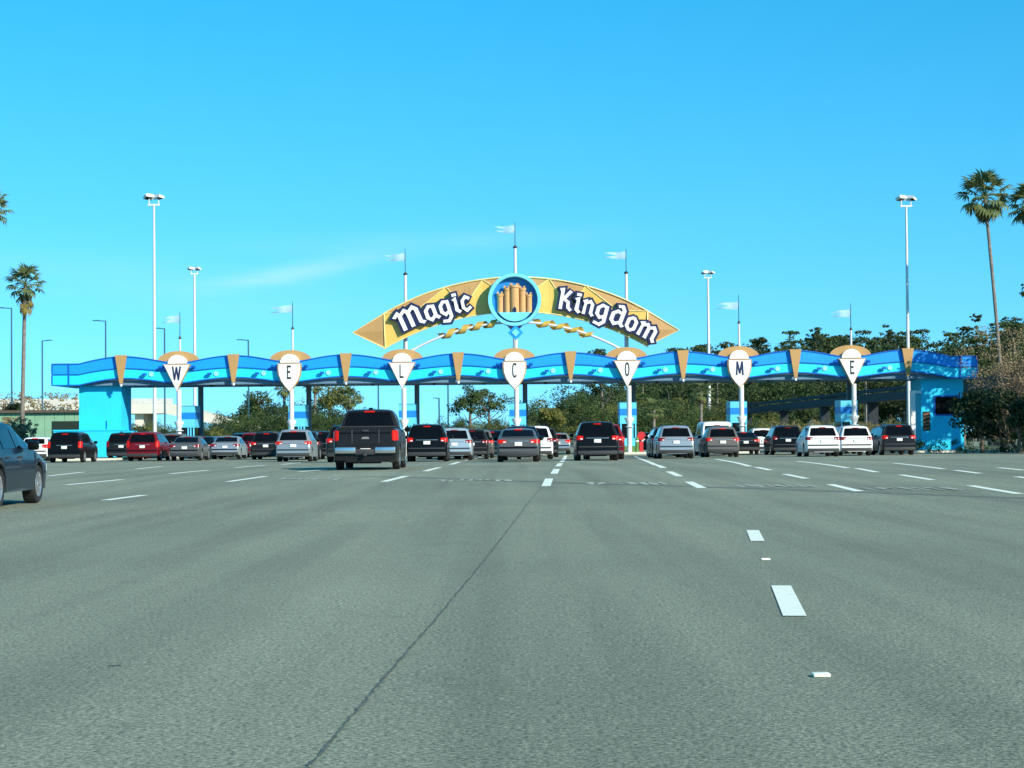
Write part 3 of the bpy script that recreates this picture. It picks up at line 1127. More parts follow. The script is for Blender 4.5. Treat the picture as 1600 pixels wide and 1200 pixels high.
SPEC = {
    'suv': dict(L=4.66, W=1.88, H=1.70, wr=.95, wf=3.68, r=.36, belt=1.06,
                top=[(0, .74), (.03, .84), (.07, 1.04), (.12, 1.10), (.40, 1.56), (.46, 1.645), (.75, 1.685), (1.7, 1.70), (2.5, 1.655), (3.32, 1.13), (3.5, 1.07), (4.3, .93), (4.56, .80), (4.66, .62)],
                rg=(.13, .39), wg=(2.56, 3.28), side=((.62, 1.30), (1.36, 2.18), (2.24, 2.98)), lamp=(.90, 1.07), plate=.84, lampw=.32),
    'bigsuv': dict(L=5.0, W=1.98, H=1.79, wr=1.08, wf=3.98, r=.38, belt=1.10,
                   top=[(0, .76), (.03, .88), (.06, 1.08), (.10, 1.14), (.27, 1.66), (.33, 1.735), (.6, 1.775), (1.9, 1.79), (2.75, 1.74), (3.5, 1.22), (3.7, 1.15), (4.6, 1.02), (4.88, .88), (5.0, .66)],
                   rg=(.105, .265), wg=(2.8, 3.45), side=((.52, 1.40), (1.46, 2.36), (2.42, 3.16)), lamp=(.94, 1.14), plate=.90, lampw=.29),
    'minivan': dict(L=5.15, W=2.0, H=1.75, wr=1.02, wf=4.05, r=.34, belt=1.06,
                    top=[(0, .70), (.03, .82), (.06, 1.02), (.10, 1.09), (.30, 1.60), (.37, 1.70), (.7, 1.74), (2.2, 1.75), (3.0, 1.67), (4.05, 1.10), (4.2, 1.05), (4.85, .86), (5.06, .74), (5.15, .58)],
                    rg=(.105, .295), wg=(3.05, 4.0), side=((.50, 1.60), (1.66, 2.70), (2.76, 3.60)), lamp=(.82, 1.20), plate=.86, lampw=.17),
    'sedan': dict(L=4.85, W=1.84, H=1.46, wr=1.02, wf=3.86, r=.34, belt=.95,
                  top=[(0, .72), (.03, .82), (.08, .98), (.16, 1.03), (.55, 1.065), (.72, 1.09), (1.35, 1.385), (1.6, 1.43), (2.2, 1.46), (2.6, 1.42), (3.45, 1.02), (3.6, .97), (4.5, .80), (4.76, .68), (4.85, .52)],
                  rg=(.74, 1.33), wg=(2.65, 3.40), side=((1.0, 1.30), (1.36, 2.16), (2.22, 3.02)), lamp=(.81, .97), plate=.78, lampw=.36),
    'hatch': dict(L=4.35, W=1.80, H=1.50, wr=.85, wf=3.5, r=.33, belt=.98,
                  top=[(0, .72), (.03, .82), (.08, 1.0), (.14, 1.06), (.52, 1.40), (.6, 1.46), (.9, 1.49), (1.7, 1.50), (2.3, 1.44), (3.15, 1.04), (3.3, 1.0), (4.05, .82), (4.28, .70), (4.35, .52)],
                  rg=(.15, .50), wg=(2.35, 3.1), side=((.66, 1.14), (1.2, 1.95), (2.0, 2.8)), lamp=(.82, 1.04), plate=.80, lampw=.34),
    'van': dict(L=5.5, W=2.02, H=2.08, wr=1.15, wf=4.35, r=.37, belt=1.18,
                top=[(0, .72), (.02, 1.2), (.06, 1.9), (.12, 2.02), (.3, 2.07), (3.4, 2.08), (3.75, 2.0), (4.45, 1.25), (4.6, 1.18), (5.2, .98), (5.42, .82), (5.5, .6)],
                rg=(.021, .055), wg=(3.82, 4.4), side=((.5, 1.8), (1.9, 3.0), (3.1, 4.0)), lamp=(.80, 1.20), plate=.80, lampw=.14),
    'pickup': dict(L=5.9, W=2.06, H=1.93, wr=1.25, wf=4.85, r=.40, belt=1.20,
                   top=[(0, .80), (.02, 1.28), (.05, 1.33), (1.75, 1.33), (1.80, 1.36), (1.96, 1.84), (2.05, 1.90), (2.5, 1.93), (3.3, 1.90), (3.6, 1.84), (4.25, 1.32), (4.4, 1.27), (5.5, 1.16), (5.82, 1.04), (5.9, .72)],
                   rg=(1.81, 1.955), wg=(3.65, 4.2), side=((2.16, 2.95), (3.02, 3.95)), lamp=(.92, 1.24), plate=.60, lampw=.15),
}


def make_car(kind, name):
    sp = SPEC[kind]
    L, Wd, belt, rw = sp['L'], sp['W'], sp['belt'], sp['r']
    ty = np.array([p[0] for p in sp['top']])
    tz = np.array([p[1] for p in sp['top']])
    ztop = lambda y: float(np.interp(y, ty, tz))
    wk = np.array([0, .05, .2, .7, L * .5, L - 1.0, L - .35, L - .08, L])
    wv = np.array([.90, .945, .985, 1.0, 1.0, .99, .95, .84, .74]) * Wd / 2
    wb = lambda y: float(np.interp(y, wk, wv))
    ra = rw + .055

    def za(y):
        for c in (sp['wr'], sp['wf']):
            if abs(y - c) < ra:
                return rw + math.sqrt(ra * ra - (y - c) ** 2)
        return .25 if .3 < y < L - .3 else .30

    def tumble(y):
        return .30 if kind not in ('van',) else .12

    def section(y):
        zt, w = ztop(y), wb(y)
        a = za(y)
        gb = min(belt, zt - .06)
        k = min(1.0, max(0.05, (zt - gb) / .35))
        wt = w - .03 - tumble(y) * max(0, zt - gb) - .03
        z1, z2 = max(.48, a + .012), max(.70, a + .03)
        z1, z2 = min(z1, gb - .03), min(z2, gb - .015)
        return [(0, .25), (w - .34, .25), (w - .33, max(a, .251)), (w - .02, max(a, .252)), (w - .005, z1), (w, z2), (w - .025, gb),
                (wt + .02, zt - .115 * k), (wt - .03, zt - .045 * k), (wt - .15, zt - .008 * k), (wt * .4, zt + .008 * k), (0, zt + .012 * k)]

    ysx = set(np.linspace(0, L, 40)) | set(ty)
    for c in (sp['wr'], sp['wf']):
        for t in np.linspace(-1, 1, 15):
            ysx.add(c + ra * math.sin(t * math.pi / 2))
    yl = sorted(ysx)
    yl = [y for i, y in enumerate(yl) if i == 0 or y - yl[i - 1] > .004]
    root = empty(name)
    mb = MB()
    rows = []
    for y in yl:
        h = section(y)
        rows.append([(-x, y, z) for x, z in reversed(h[1:-1])] + [(h[0][0], y, h[0][1])] + [(x, y, z) for x, z in h[1:]])
    n = len(rows[0])
    mb.grid(rows, 0, close=True)
    for q, f in enumerate(mb.f):
        zz = [mb.v[i][2] for i in f]
        if max(zz) < .26 or all(abs(mb.v[i][0]) < wb(mb.v[i][1]) - .015 for i in f) and max(zz) < rw + ra + .02 and min(abs(np.mean([mb.v[i][1] for i in f]) - sp['wr']), abs(np.mean([mb.v[i][1] for i in f]) - sp['wf'])) < ra + .05 and np.mean(zz) < .9 and np.mean([abs(mb.v[i][0]) for i in f]) < wb(1) - .02:
            mb.m[q] = 1
    mb.face(list(reversed(rows[0])), 0)
    mb.face(rows[-1], 0)
    body = mb.build('body', [PAINT['grey'], M_under], root, smooth=32)
    body.material_slots[0].link = 'OBJECT'

    # glazing laid 8 mm proud of the shell
    def across(nm, y0, y1, inset, sgn):
        g = MB()
        rr = []
        for t in np.linspace(0, 1, 7):
            y = y0 + (y1 - y0) * t
            zt, w = ztop(y), wb(y)
            gb = min(belt, zt - .06)
            wt = w - .06 - tumble(y) * max(0, zt - gb) - inset
            rr.append([(wt * u, y + sgn * .010, zt + .012 * (1 - abs(u) ** 2) + .006) for u in np.linspace(-1, 1, 9)])
        g.grid(rr)
        return g.build(nm, M_cglass, root, smooth=50)

    def across_inset(): return .13

    rgl = across('rear_window', *sp['rg'], .12 if kind != 'van' else .10, -1)
    across('windscreen', *sp['wg'], .12, 1)
    for s in (-1, 1):
        for (y0, y1) in sp['side']:
            g = MB()
            rr = []
            for t in np.linspace(0, 1, 9):
                y = y0 + (y1 - y0) * t
                h = section(y)
                (xb, zb), (xe, ze) = h[6], h[7]
                rr.append([(s * (xb + (xe - xb) * a + .010), y, zb + (ze - zb) * a) for a in (.10, .4, .7, .97)])
            g.grid(rr)
            g.build('side_window', M_glass, root, smooth=50)
    yr = lambda z: float(np.interp(z, np.maximum.accumulate(tz[:6]) + np.arange(6) * 1e-5, ty[:6])) if z > tz[0] else 0.0
    # rear lamps wrap the corner
    z0, z1 = sp['lamp']
    for s in (-1, 1):
        xo = wb(.1)
        g = MB()
        rr = []
        path = [(xo - sp['lampw'], -.012), (xo - .12, -.014), (xo - .045, .0), (xo + .0, .06), (wb(.3) + .008, .28)]
        for u, (xx, yo) in enumerate(path):
            row = []
            for j, zz in enumerate(np.linspace(z0, z1, 4)):
                tuck = max(0, zz - .9) * .03
                sh = (.035 if u == 0 else 0) + (.03 if u == 4 else 0)
                zc = z0 + (z1 - z0) / 2 + (zz - (z0 + z1) / 2) * (1 - sh * 8 * .6)
                yy = yr(zc) * (1.0 if u < 3 else .7) + yo
                row.append((s * (xx - tuck), yy, zc))
            rr.append(row)
        g.grid(rr)
        lamp = g.build('tail_lamp', M_tail, root, smooth=60)
        lamp.material_slots[0].link = 'OBJECT'
        lamp.material_slots[0].material = M_tail
        if kind in ('suv', 'bigsuv', 'sedan', 'hatch'):
            xa = xo - sp['lampw'] + .02
            yl_ = yr((z0 + z1) / 2) - .02
            rbox('reverse_lamp', min(s * xa, s * (xa + .11)), max(s * xa, s * (xa + .11)), yl_ - .012, yl_ + .03, z0 + .025, z0 + .08, M_lamp, root, .008)  # pale reversing lens, also standing in for white highlights beside the tail lamp
        # front lamp
        fy = L - .30
        rbox('headlamp', min(s * (wb(fy) - .36), s * (wb(fy) - .01)), max(s * (wb(fy) - .36), s * (wb(fy) - .01)), fy - .12, fy + .16, ztop(fy) - .22, ztop(fy) - .07, M_lamp, root, .03)
        # mirrors
        my = sp['side'][-1][1] - .12
        xb = section(my)[6][0]
        rb = rbox('door_mirror', min(s * (xb + .03), s * (xb + .22)), max(s * (xb + .03), s * (xb + .22)), my - .05, my + .07, belt + .0, belt + .16, PAINT['black'], root, .04)
        # handles
        for hy in [sp['side'][-1][0] + .1, sp['side'][-2][0] + .1]:
            xh = section(hy)[6][0]
            rbox('door_handle', min(s * (xh + .0), s * (xh + .045)), max(s * (xh + .0), s * (xh + .045)), hy, hy + .17, belt - .13, belt - .10, M_plastic, root, .01)
    # third brake lamp
    zr = tz[ty >= sp['rg'][1]][0]
    yb = sp['rg'][1]
    hb = rbox('high_brake_lamp', -.17, .17, yb - .055, yb + .03, ztop(yb) + .0, ztop(yb) + .05, M_tail, root, .01)
    hb.material_slots[0].link = 'OBJECT'
    hb.material_slots[0].material = M_tail
    pz = sp['plate']
    py = min(yr(pz - .08), yr(pz + .08)) - .02
    rbox('licence_plate', -.16, .16, py - .012, py + .02, pz - .08, pz + .08, M_plate, root, .006)
    # bumper
    bz = tz[0]
    bumper_m = M_plastic if kind in ('suv', 'bigsuv', 'minivan', 'van', 'hatch', 'sedan') else M_chrome
    if kind != 'pickup':
        rbox('bumper_skirt', -wb(0) - .01, wb(0) + .01, -.03, .30, .27, .46, M_plastic, root, .05)
        rbox('bumper_lip', -wb(0) + .02, wb(0) - .02, -.045, .02, .60, .66, M_plastic if kind in ('suv', 'bigsuv') else PAINT['black'], root, .015)
        if kind in ('suv', 'bigsuv'):
            for s in (-1, 1):
                g = MB()
                xr_ = section(1.5)[8][0] - .03
                g.tube([(s * xr_, .75, ztop(.75) - .03), (s * xr_, .85, ztop(.85) + .035), (s * xr_, 2.35, ztop(2.35) + .03), (s * xr_, 2.45, ztop(2.45) - .03)], .018, 6)
                g.build('roof_rail', M_plastic, root, smooth=50)
            rbox('garnish_strip', -.52, .52, yr(pz + .13) - .02, yr(pz + .13) + .02, pz + .115, pz + .145, M_chrome, root, .008)
        else:
            rbox('garnish_strip', -.45, .45, yr(pz + .12) - .018, yr(pz + .12) + .02, pz + .105, pz + .13, M_chrome, root, .006)
    else:
        for s in (-1, 1):                                  # chrome step bumper halves
            rbox('bumper_end', min(s * .30, s * .94), max(s * .30, s * .94), -.14, .06, .52, .72, M_chrome, root, .04)
        rbox('bumper_centre', -.32, .32, -.10, .06, .48, .66, M_plastic, root, .03)
        rbox('hitch', -.06, .06, -.22, -.10, .44, .54, M_dark, root, .01)
        for xx in (-.42, .42):
            rbox('tailgate_rib', xx - .02, xx + .02, -.012, .02, .84, 1.26, M_plastic, root, .008)
        rbox('tailgate_crease', -.80, .80, -.010, .02, 1.15, 1.18, PAINT['black'], root, .008)
        g = MB()
        g.prism([(-.13, .97), (.13, .97), (.09, 1.04), (-.09, 1.04)], -.022, .01)
        g.build('tailgate_emblem', mat('dull_badge', (.2, .2, .19, 1), .4), root)
        rbox('tailgate_handle', -.10, .10, -.018, .02, 1.20, 1.26, M_dark, root, .01)
        g = MB()
        g.box(-.86, .86, .12, 1.72, 1.342, 1.375)
        g.build('bed_cover', M_plastic, root)
        rbox('roof_antenna_pod', -.06, .06, 2.5, 2.7, 1.935, 1.99, PAINT['black'], root, .02)
        for s in (-1, 1):
            rbox('mud_flap', min(s * .72, s * .98), max(s * .72, s * .98), sp['wr'] - .52, sp['wr'] - .50, .22, .55, M_plastic, root, .005)
    # under gear
    rbox('exhaust_tank', -.45, .45, .5, .9, .2, .32, M_under, root, .04)
    # wheels
    for s in (-1, 1):
        for wy in (sp['wr'], sp['wf']):
            xo = wb(wy) - .015
            g = MB()
            wd = .235
            g.lathe([(rw * .66, -.02), (rw * .90, -.0), (rw * .985, -.03), (rw, -.07), (rw, -wd + .05), (rw * .97, -wd), (rw * .6, -wd), (.001, -wd)], (0, 0, 0), 'X', 26)
            if s < 0:
                g.v = [(-x, y, z) for x, y, z in g.v]
            t = g.build('wheel', M_tyre, root, (s * xo, wy, rw), smooth=35)
            g = MB()
            g.lathe([(rw * .66, -.015), (rw * .64, -.008), (rw * .58, -.02), (rw * .55, -.10)], (0, 0, 0), 'X', 26)
            g.lathe([(rw * .16, -.03), (rw * .14, -.02), (.001, -.018)], (0, 0, 0), 'X', 12)
            for q in range(7):
                a = 2 * math.pi * q / 7
                ca, sa = math.cos(a), math.sin(a)
                r0, r1, hw_ = rw * .12, rw * .60, rw * .055
                pp = []
                for (rr_, ww, xx) in ((r0, hw_ * 1.3, -.025), (r1, hw_, -.012)):
                    pp.append(((xx, rr_ * ca - ww * sa, rr_ * sa + ww * ca), (xx, rr_ * ca + ww * sa, rr_ * sa - ww * ca), (xx - .05, rr_ * ca + ww * sa, rr_ * sa - ww * ca), (xx - .05, rr_ * ca - ww * sa, rr_ * sa + ww * ca)))
                g.grid(pp, close=True)
            if s < 0:
                g.v = [(-x, y, z) for x, y, z in g.v]
            g.build('rim', M_rim, t, smooth=40)
    # solid back of the wheel wells so that no light leaks through
    return root


NAMES = {'suv': 'suv', 'bigsuv': 'large_suv', 'minivan': 'minivan', 'sedan': 'sedan_car', 'hatch': 'hatchback_car', 'van': 'cargo_van', 'pickup': 'pickup_truck'}
CATS = {'suv': 'suv', 'bigsuv': 'suv', 'minivan': 'minivan', 'sedan': 'car', 'hatch': 'car', 'van': 'van', 'pickup': 'pickup truck'}
proto = {}


def car(kind, px, Y, color, label, brake=True, yaw=0.0, x=None):
    if kind not in proto:
        proto[kind] = make_car(kind, NAMES[kind])
        o = proto[kind]
    else:
        o = copy_tree(proto[kind])
    X = x if x is not None else P(px, 710, Y).x
    o.location = (X, Y, gz(Y))
    if abs(yaw) > 0:
        o.rotation_euler = (0, 0, R(yaw))
    sp = SPEC[kind]
    o.rotation_euler.x = math.atan2(gz(Y + sp['wf']) - gz(Y + sp['wr']), sp['wf'] - sp['wr'])
    for c in [c for c in bpy.data.objects if c.parent == o]:
        nm = c.name.split('.')[0]
        if nm == 'body':
            c.material_slots[0].link = 'OBJECT'
            c.material_slots[0].material = PAINT[color]
        elif nm in ('tail_lamp', 'high_brake_lamp'):
            c.material_slots[0].link = 'OBJECT'
            c.material_slots[0].material = M_brake if (brake and brake == 2) else M_tail
    tag(o, label, CATS[kind], 'vehicles queueing at the toll gate')
    return o


near = car('sedan', 0, 32.6, 'navy', 'dark blue car cut by the left edge of the picture, nearest the camera', False, x=-9.33)
near.location.x = -9.32
car('hatch', 52, 127, 'white', 'white hatchback half hidden behind the black minivan on the far left', 2)
car('minivan', 100, 116, 'black', 'black minivan with white plate in front of the left blue pylon', 2)
car('minivan', 189, 131, 'charcoal', 'dark minivan tucked between the left pylon and the burgundy minivan', 1)
car('minivan', 222, 122, 'burgundy', 'burgundy red minivan near the W sign', 2)
car('sedan', 288, 121, 'grey', 'grey sedan just right of the burgundy minivan', 1)
car('sedan', 330, 141, 'navy', 'dark sedan glimpsed ahead between the grey and the silver sedans', False)
car('sedan', 351, 129, 'silver', 'silver sedan left of the first E sign', 1)
car('suv', 394, 139, 'burgundy', 'dark red suv mostly hidden ahead of the charcoal suv', 1)
car('suv', 415, 124, 'charcoal', 'charcoal suv with white plate left of the first E sign', 2)
car('suv', 458, 107, 'palegrey', 'silver green suv below the first E sign', 2)
car('suv', 498, 124, 'black', 'black suv glimpsed ahead between the silver green suv and the pickup', 1)
car('bigsuv', 541, 97, 'charcoal', 'dark suv mostly hidden behind the left side of the pickup truck', 2)
car('pickup', 571, 64, 'charcoal', 'dark grey pickup truck with brake lamps lit, closest in the queue', 2)
car('bigsuv', 667, 97, 'black', 'black suv with pale yellow plate right beside the pickup truck', 2)
car('suv', 710, 107, 'ice', 'pale ice blue suv right of the black suv beside the pickup', 1)
car('suv', 747, 121, 'olive', 'olive grey suv ahead of the pale blue suv, left of the C sign', 2)
car('suv', 815, 99, 'navy', 'dark suv whose roof shows above the grey sedan under the C sign', False)
car('sedan', 810, 88, 'grey', 'grey sedan with lit brake lamps under the C sign', 2)
car('bigsuv', 836, 109, 'white', 'white suv half hidden ahead of the grey sedan under the C sign', 1)
car('bigsuv', 848, 124, 'charcoal', 'dark suv furthest ahead in the lane right of the C sign', 1)
car('bigsuv', 934, 93, 'black', 'black suv with white plate and tow hitch left of the O sign', 2)
car('bigsuv', 946, 102, 'burgundy', 'dark red suv mostly hidden ahead of the black suv left of the O sign', 2)
car('hatch', 1003, 152, 'red', 'small red car far ahead right of the O sign', 1)
car('suv', 1041, 122, 'navy', 'dark blue suv furthest ahead of the silver suv', False)
car('suv', 1045, 113, 'black', 'black suv directly ahead of the silver suv right of the O sign', 1)
car('suv', 1057, 104, 'silver', 'silver suv in the lane right of the O sign', 1)
car('van', 1121, 124, 'white', 'white van with two rear windows left of the M sign', False)
car('suv', 1130, 113, 'brown', 'taupe grey suv with lit brake lamps below the M sign', 2)
car('suv', 1194, 139, 'white', 'white suv glimpsed far ahead right of the M sign', False)
car('bigsuv', 1232, 125, 'black', 'black suv with white plate between the M sign and the white suvs', 1)
car('suv', 1287, 110, 'white', 'white suv on the left of the two white suvs near the last E sign', 1)
car('suv', 1339, 115, 'white', 'white suv on the right of the two white suvs, under the last E sign', 1)
car('suv', 1392, 129, 'navy', 'dark suv mostly hidden ahead of the rightmost suv', 2)
car('bigsuv', 1406, 118, 'charcoal', 'charcoal suv rightmost in the queue beside the right pylon', 2)

car('suv', 737, 114, 'charcoal', 'dark suv squeezed between the pale blue suv and the olive suv', 1)
car('suv', 768, 131, 'navy', 'dark suv furthest ahead left of the C post', 2)
car('hatch', 872, 142, 'palegrey', 'small pale grey car far ahead in the open lane right of the C sign', 2)
car('sedan', 312, 134, 'black', 'black sedan peeking out ahead right of the grey sedan', 1)
car('suv', 268, 139, 'olive', 'olive suv peeking over the burgundy minivan and the grey sedan', 1)
car('suv', 1318, 127, 'palegrey', 'pale grey suv glimpsed ahead between the two white suvs', 2)
car('sedan', 1166, 131, 'charcoal', 'dark sedan glimpsed ahead right of the taupe suv', 2)
car('suv', 377, 147, 'silver', 'silver suv far ahead behind the silver sedan', 1)
car('suv', 474, 121, 'charcoal', 'charcoal suv directly ahead of the silver green suv', 1)
car('suv', 690, 118, 'burgundy', 'dark red suv glimpsed ahead of the black suv beside the pickup', 2)

# ------------------------------------------------------------------ vegetation
def foliage(name, c, var=.45, scale=.9, trans=.25):
    return mat(name, (*c, 1), .75, var=var, scale=scale, trans=trans, spec=.25)


M_pine = foliage('pine_needles', (.062, .092, .036))
M_leaf = foliage('broad_leaves', (.070, .108, .034))
M_dleaf = foliage('dark_and_shaded_leaves', (.030, .052, .020))  # dark green; on the right bushes it also stands in for tree shade
M_gleaf = foliage('yellow_green_leaves', (.17, .175, .045))
M_dry = foliage('dry_scrub', (.30, .235, .11), .35)
M_palm = foliage('palm_fronds', (.13, .165, .06), .35)
M_palmy = foliage('yellowed_fronds', (.26, .20, .05), .3)
M_palmd = foliage('dead_fronds', (.15, .10, .055), .3, trans=.1)
M_bark = mat('bark', (.13, .10, .075, 1), .9, var=.3, scale=4, bump=.4)
M_gbark = mat('grey_bark', (.20, .175, .145, 1), .9, var=.3, scale=4, bump=.4)


def leaf_cloud(rng, centers, radii, per, size, flat=.7):
    """quads scattered through clumps; leaf normals lean outwards"""
    c = np.repeat(np.asarray(centers, float), per, 0)
    r = np.repeat(np.asarray(radii, float), per)
    d = rng.normal(size=c.shape)
    d /= np.linalg.norm(d, axis=1)[:, None]
    rad = r * rng.uniform(.25, 1.0, len(c)) ** .6
    off = d * rad[:, None]
    off[:, 2] *= flat
    p = c + off
    nrm = d * .8 + rng.normal(size=c.shape) * .55 + np.array([0, 0, .35])
    nrm /= np.linalg.norm(nrm, axis=1)[:, None]
    t = np.cross(nrm, rng.normal(size=c.shape))
    t /= np.linalg.norm(t, axis=1)[:, None] + 1e-9
    b = np.cross(nrm, t)
    s = size * rng.uniform(.55, 1.35, len(c))[:, None]
    a = rng.uniform(.45, .9, len(c))[:, None]
    v = np.stack([p - t * s, p - b * s * a + nrm * s * .15, p + t * s, p + b * s * a + nrm * s * .15], 1)
    return v.reshape(-1, 3)


def quad_mesh(name, v, m, mi=None, mats=None):
    n = len(v) // 4
    me = bpy.data.meshes.new(name)
    me.vertices.add(len(v))
    me.vertices.foreach_set('co', np.ascontiguousarray(v, np.float32).ravel())
    me.loops.add(len(v))
    me.loops.foreach_set('vertex_index', np.arange(len(v), dtype=np.int32))
    me.polygons.add(n)
    me.polygons.foreach_set('loop_start', np.arange(0, len(v), 4, dtype=np.int32))
    me.polygons.foreach_set('loop_total', np.full(n, 4, np.int32))
    for q in (mats or [m]):
        me.materials.append(q)
    if mi is not None:
        me.polygons.foreach_set('material_index', np.asarray(mi, np.int32))
    me.update(calc_edges=True)
    me.validate()
    return me


def crown_broad(seed, h, w, n=34, per=60, size=.16, z0=.28):
    rng = np.random.default_rng(seed)
    cs, rs = [], []
    lobes = [(rng.uniform(-.55, .55) * w / 2, rng.uniform(-.55, .55) * w / 2, h * rng.uniform(z0 + .12, .8), rng.uniform(.45, .75)) for _ in range(6)]
    for i in range(n):
        lx, ly, lz, lr = lobes[i % 6]
        d = rng.normal(size=3)
        d /= np.linalg.norm(d)
        rr = lr * w / 2 * rng.uniform(.5, 1.0)
        p = np.array([lx + d[0] * rr, ly + d[1] * rr, lz + abs(d[2]) * rr * .8 - .15 * rr])
        p[2] = min(p[2], h * .96)
        cs.append(p)
        rs.append(w * rng.uniform(.09, .17))
    return leaf_cloud(rng, cs, rs, per, size)


def crown_pine(seed, h, w, n=26, per=48, size=.22, z0=.42):
    rng = np.random.default_rng(seed)
    cs, rs = [], []
    for i in range(n):
        t = rng.uniform(0, 1)
        z = h * (z0 + (1 - z0) * t)
        rr = w / 2 * (1.05 - t) ** .6 * rng.uniform(.25, 1.1)
        a = rng.uniform(0, 2 * math.pi)
        for _ in range(3):
            cs.append((rr * math.cos(a) + rng.normal() * w * .07, rr * math.sin(a) + rng.normal() * w * .07, min(z + rng.normal() * w * .035, h * .985)))
            rs.append(w * rng.uniform(.05, .13) * (1.1 - .4 * t))
    return leaf_cloud(rng, cs, rs, per, size, .55)


def trunk_mesh(mb, h, r, seed, limbs=5, spread=.3, z0=.4, lean=0.0):
    rr = random.Random(seed)
    pts = [(lean * h * t + rr.uniform(-.02, .02) * h * t, rr.uniform(-.02, .02) * h * t, h * t) for t in (0, .25, .5, .75, .95)]
    mb.tube(pts, [r * 1.25, r, r * .8, r * .5, r * .2], 8)
    for i in range(limbs):
        z = h * rr.uniform(z0, .8)
        a = rr.uniform(0, 6.28)
        L_ = h * spread * rr.uniform(.6, 1.1)
        x0 = lean * z
        mb.tube([(x0, 0, z), (x0 + L_ * .5 * math.cos(a), L_ * .5 * math.sin(a), z + L_ * .25), (x0 + L_ * math.cos(a), L_ * math.sin(a), z + L_ * .6)], [r * .45, r * .3, r * .1], 6)


def tree(name, px, Y, h, w, kind, label, seed, m, cat='tree', group=None, x=None, size=None, n=None, per=None, z0=None):
    X = P(px, 700, Y).x if x is None else x
    e = empty(name, (X, Y, gz(Y) - .16))
    mb = MB()
    trunk_mesh(mb, h * .92, max(.05, h * (.016 if kind == 'pine' else .026)), seed, 6 if kind == 'pine' else 7, .18 if kind == 'pine' else .34, .45 if kind == 'pine' else .3)
    mb.build('trunk', M_gbark if kind == 'pine' else M_bark, e, smooth=60)
    kw = {}
    if size: kw['size'] = size
    if n: kw['n'] = n
    if per: kw['per'] = per
    if z0 is not None: kw['z0'] = z0
    v = (crown_pine if kind == 'pine' else crown_broad)(seed, h, w, **kw)
    link_mesh('crown', quad_mesh('crown', v, m), e)
    tag(e, label, cat, group)
    return e


# tall emergent pines of the wood on the right and the loose trees seen through the gate
for i, (px, top, Y, lab) in enumerate(((941, 545, 300, 'lone pine crown rising just above the canopy left of the O sign'),
                                       (1187, 527, 350, 'pine rising above the wood right of the M flag pole'),
                                       (1276, 505, 350, 'tall pine in the wood left of the last E flag pole'),
                                       (1392, 506, 345, 'rounded pine in the wood left of the right light mast'),
                                       (1530, 488, 330, 'thin pine standing above the wood left of the leaning palm trunk'),
                                       (1583, 490, 330, 'broad pine at the right end of the wood behind the bare tree'))):
    h = P(px, top, Y).z - gz(Y) + .16
    tree('pine_tree', px, Y, h, 7.0 if i != 4 else 4.2, 'pine', lab, 40 + i, M_pine, group='pines behind the gate', size=.15, n=40, per=34)
for i, (px, top, Y, w, lab, m) in enumerate(((735, 596, 255, 6.0, 'loose tall tree seen through the gate left of the C sign', M_leaf),
                                             (765, 607, 262, 6.5, 'spreading tree seen through the gate just left of the C post', M_leaf),
                                             (855, 630, 215, 4.0, 'yellow green shrub seen through the gate right of the C post', M_gleaf),
                                             (405, 596, 240, 6.5, 'dark green tree seen through the gate left of the first E sign', M_leaf),
                                             (515, 604, 235, 8.0, 'bright green tree seen through the gate right of the first E sign', M_gleaf))):
    h = P(px, top, Y).z - gz(Y) + .16
    tree('broadleaf_tree', px, Y, h, w, 'broad', lab, 60 + i, m, group='trees seen through the gate', size=.13, per=110, n=36 if i > 1 else 22, z0=.28 if i > 1 else .45)

M_ptrunk = mat('pale_trunks', (.30, .27, .22, 1), .9, var=.3)
# woods too dense to tell apart: many joined trees
def wood(name, items, mats, label, seed, trunks=True):
    rng = np.random.default_rng(seed)
    V, MI = [], []
    protos = [crown_pine(100 + k, 1.0, .46, 36, 14, .0125, .30) for k in range(5)] + [crown_broad(200 + k, 1.0, .75, 34, 32, .0150, .12) for k in range(5)]
    for (X, Y, h, kind) in items:
        v = protos[rng.integers(0, 5) + (5 if kind else 0)].copy()
        a = rng.uniform(0, 6.28)
        sx = h * rng.uniform(.85, 1.25)
        R2 = np.array([[math.cos(a), -math.sin(a)], [math.sin(a), math.cos(a)]])
        v[:, :2] = (v[:, :2] @ R2.T) * sx
        v[:, 2] *= h
        v += np.array([X, Y, gz(Y) - .16])
        V.append(v)
        MI.append(np.full(len(v) // 4, rng.choice(len(mats))))
        if trunks and kind == 0:
            w = h * .013
            for (dx, dy) in ((w, 0), (0, w)):
                V.append(np.array([[X - dx, Y - dy, gz(Y) - .2], [X + dx, Y + dy, gz(Y) - .2], [X + dx * .4, Y + dy * .4, gz(Y) + h * .8], [X - dx * .4, Y - dy * .4, gz(Y) + h * .8]]))
                MI.append(np.array([len(mats)]))
    o = link_mesh(name, quad_mesh(name, np.concatenate(V), None, np.concatenate(MI), list(mats) + [M_ptrunk]))
    tag(o, label, 'woodland', kind='stuff')
    return o


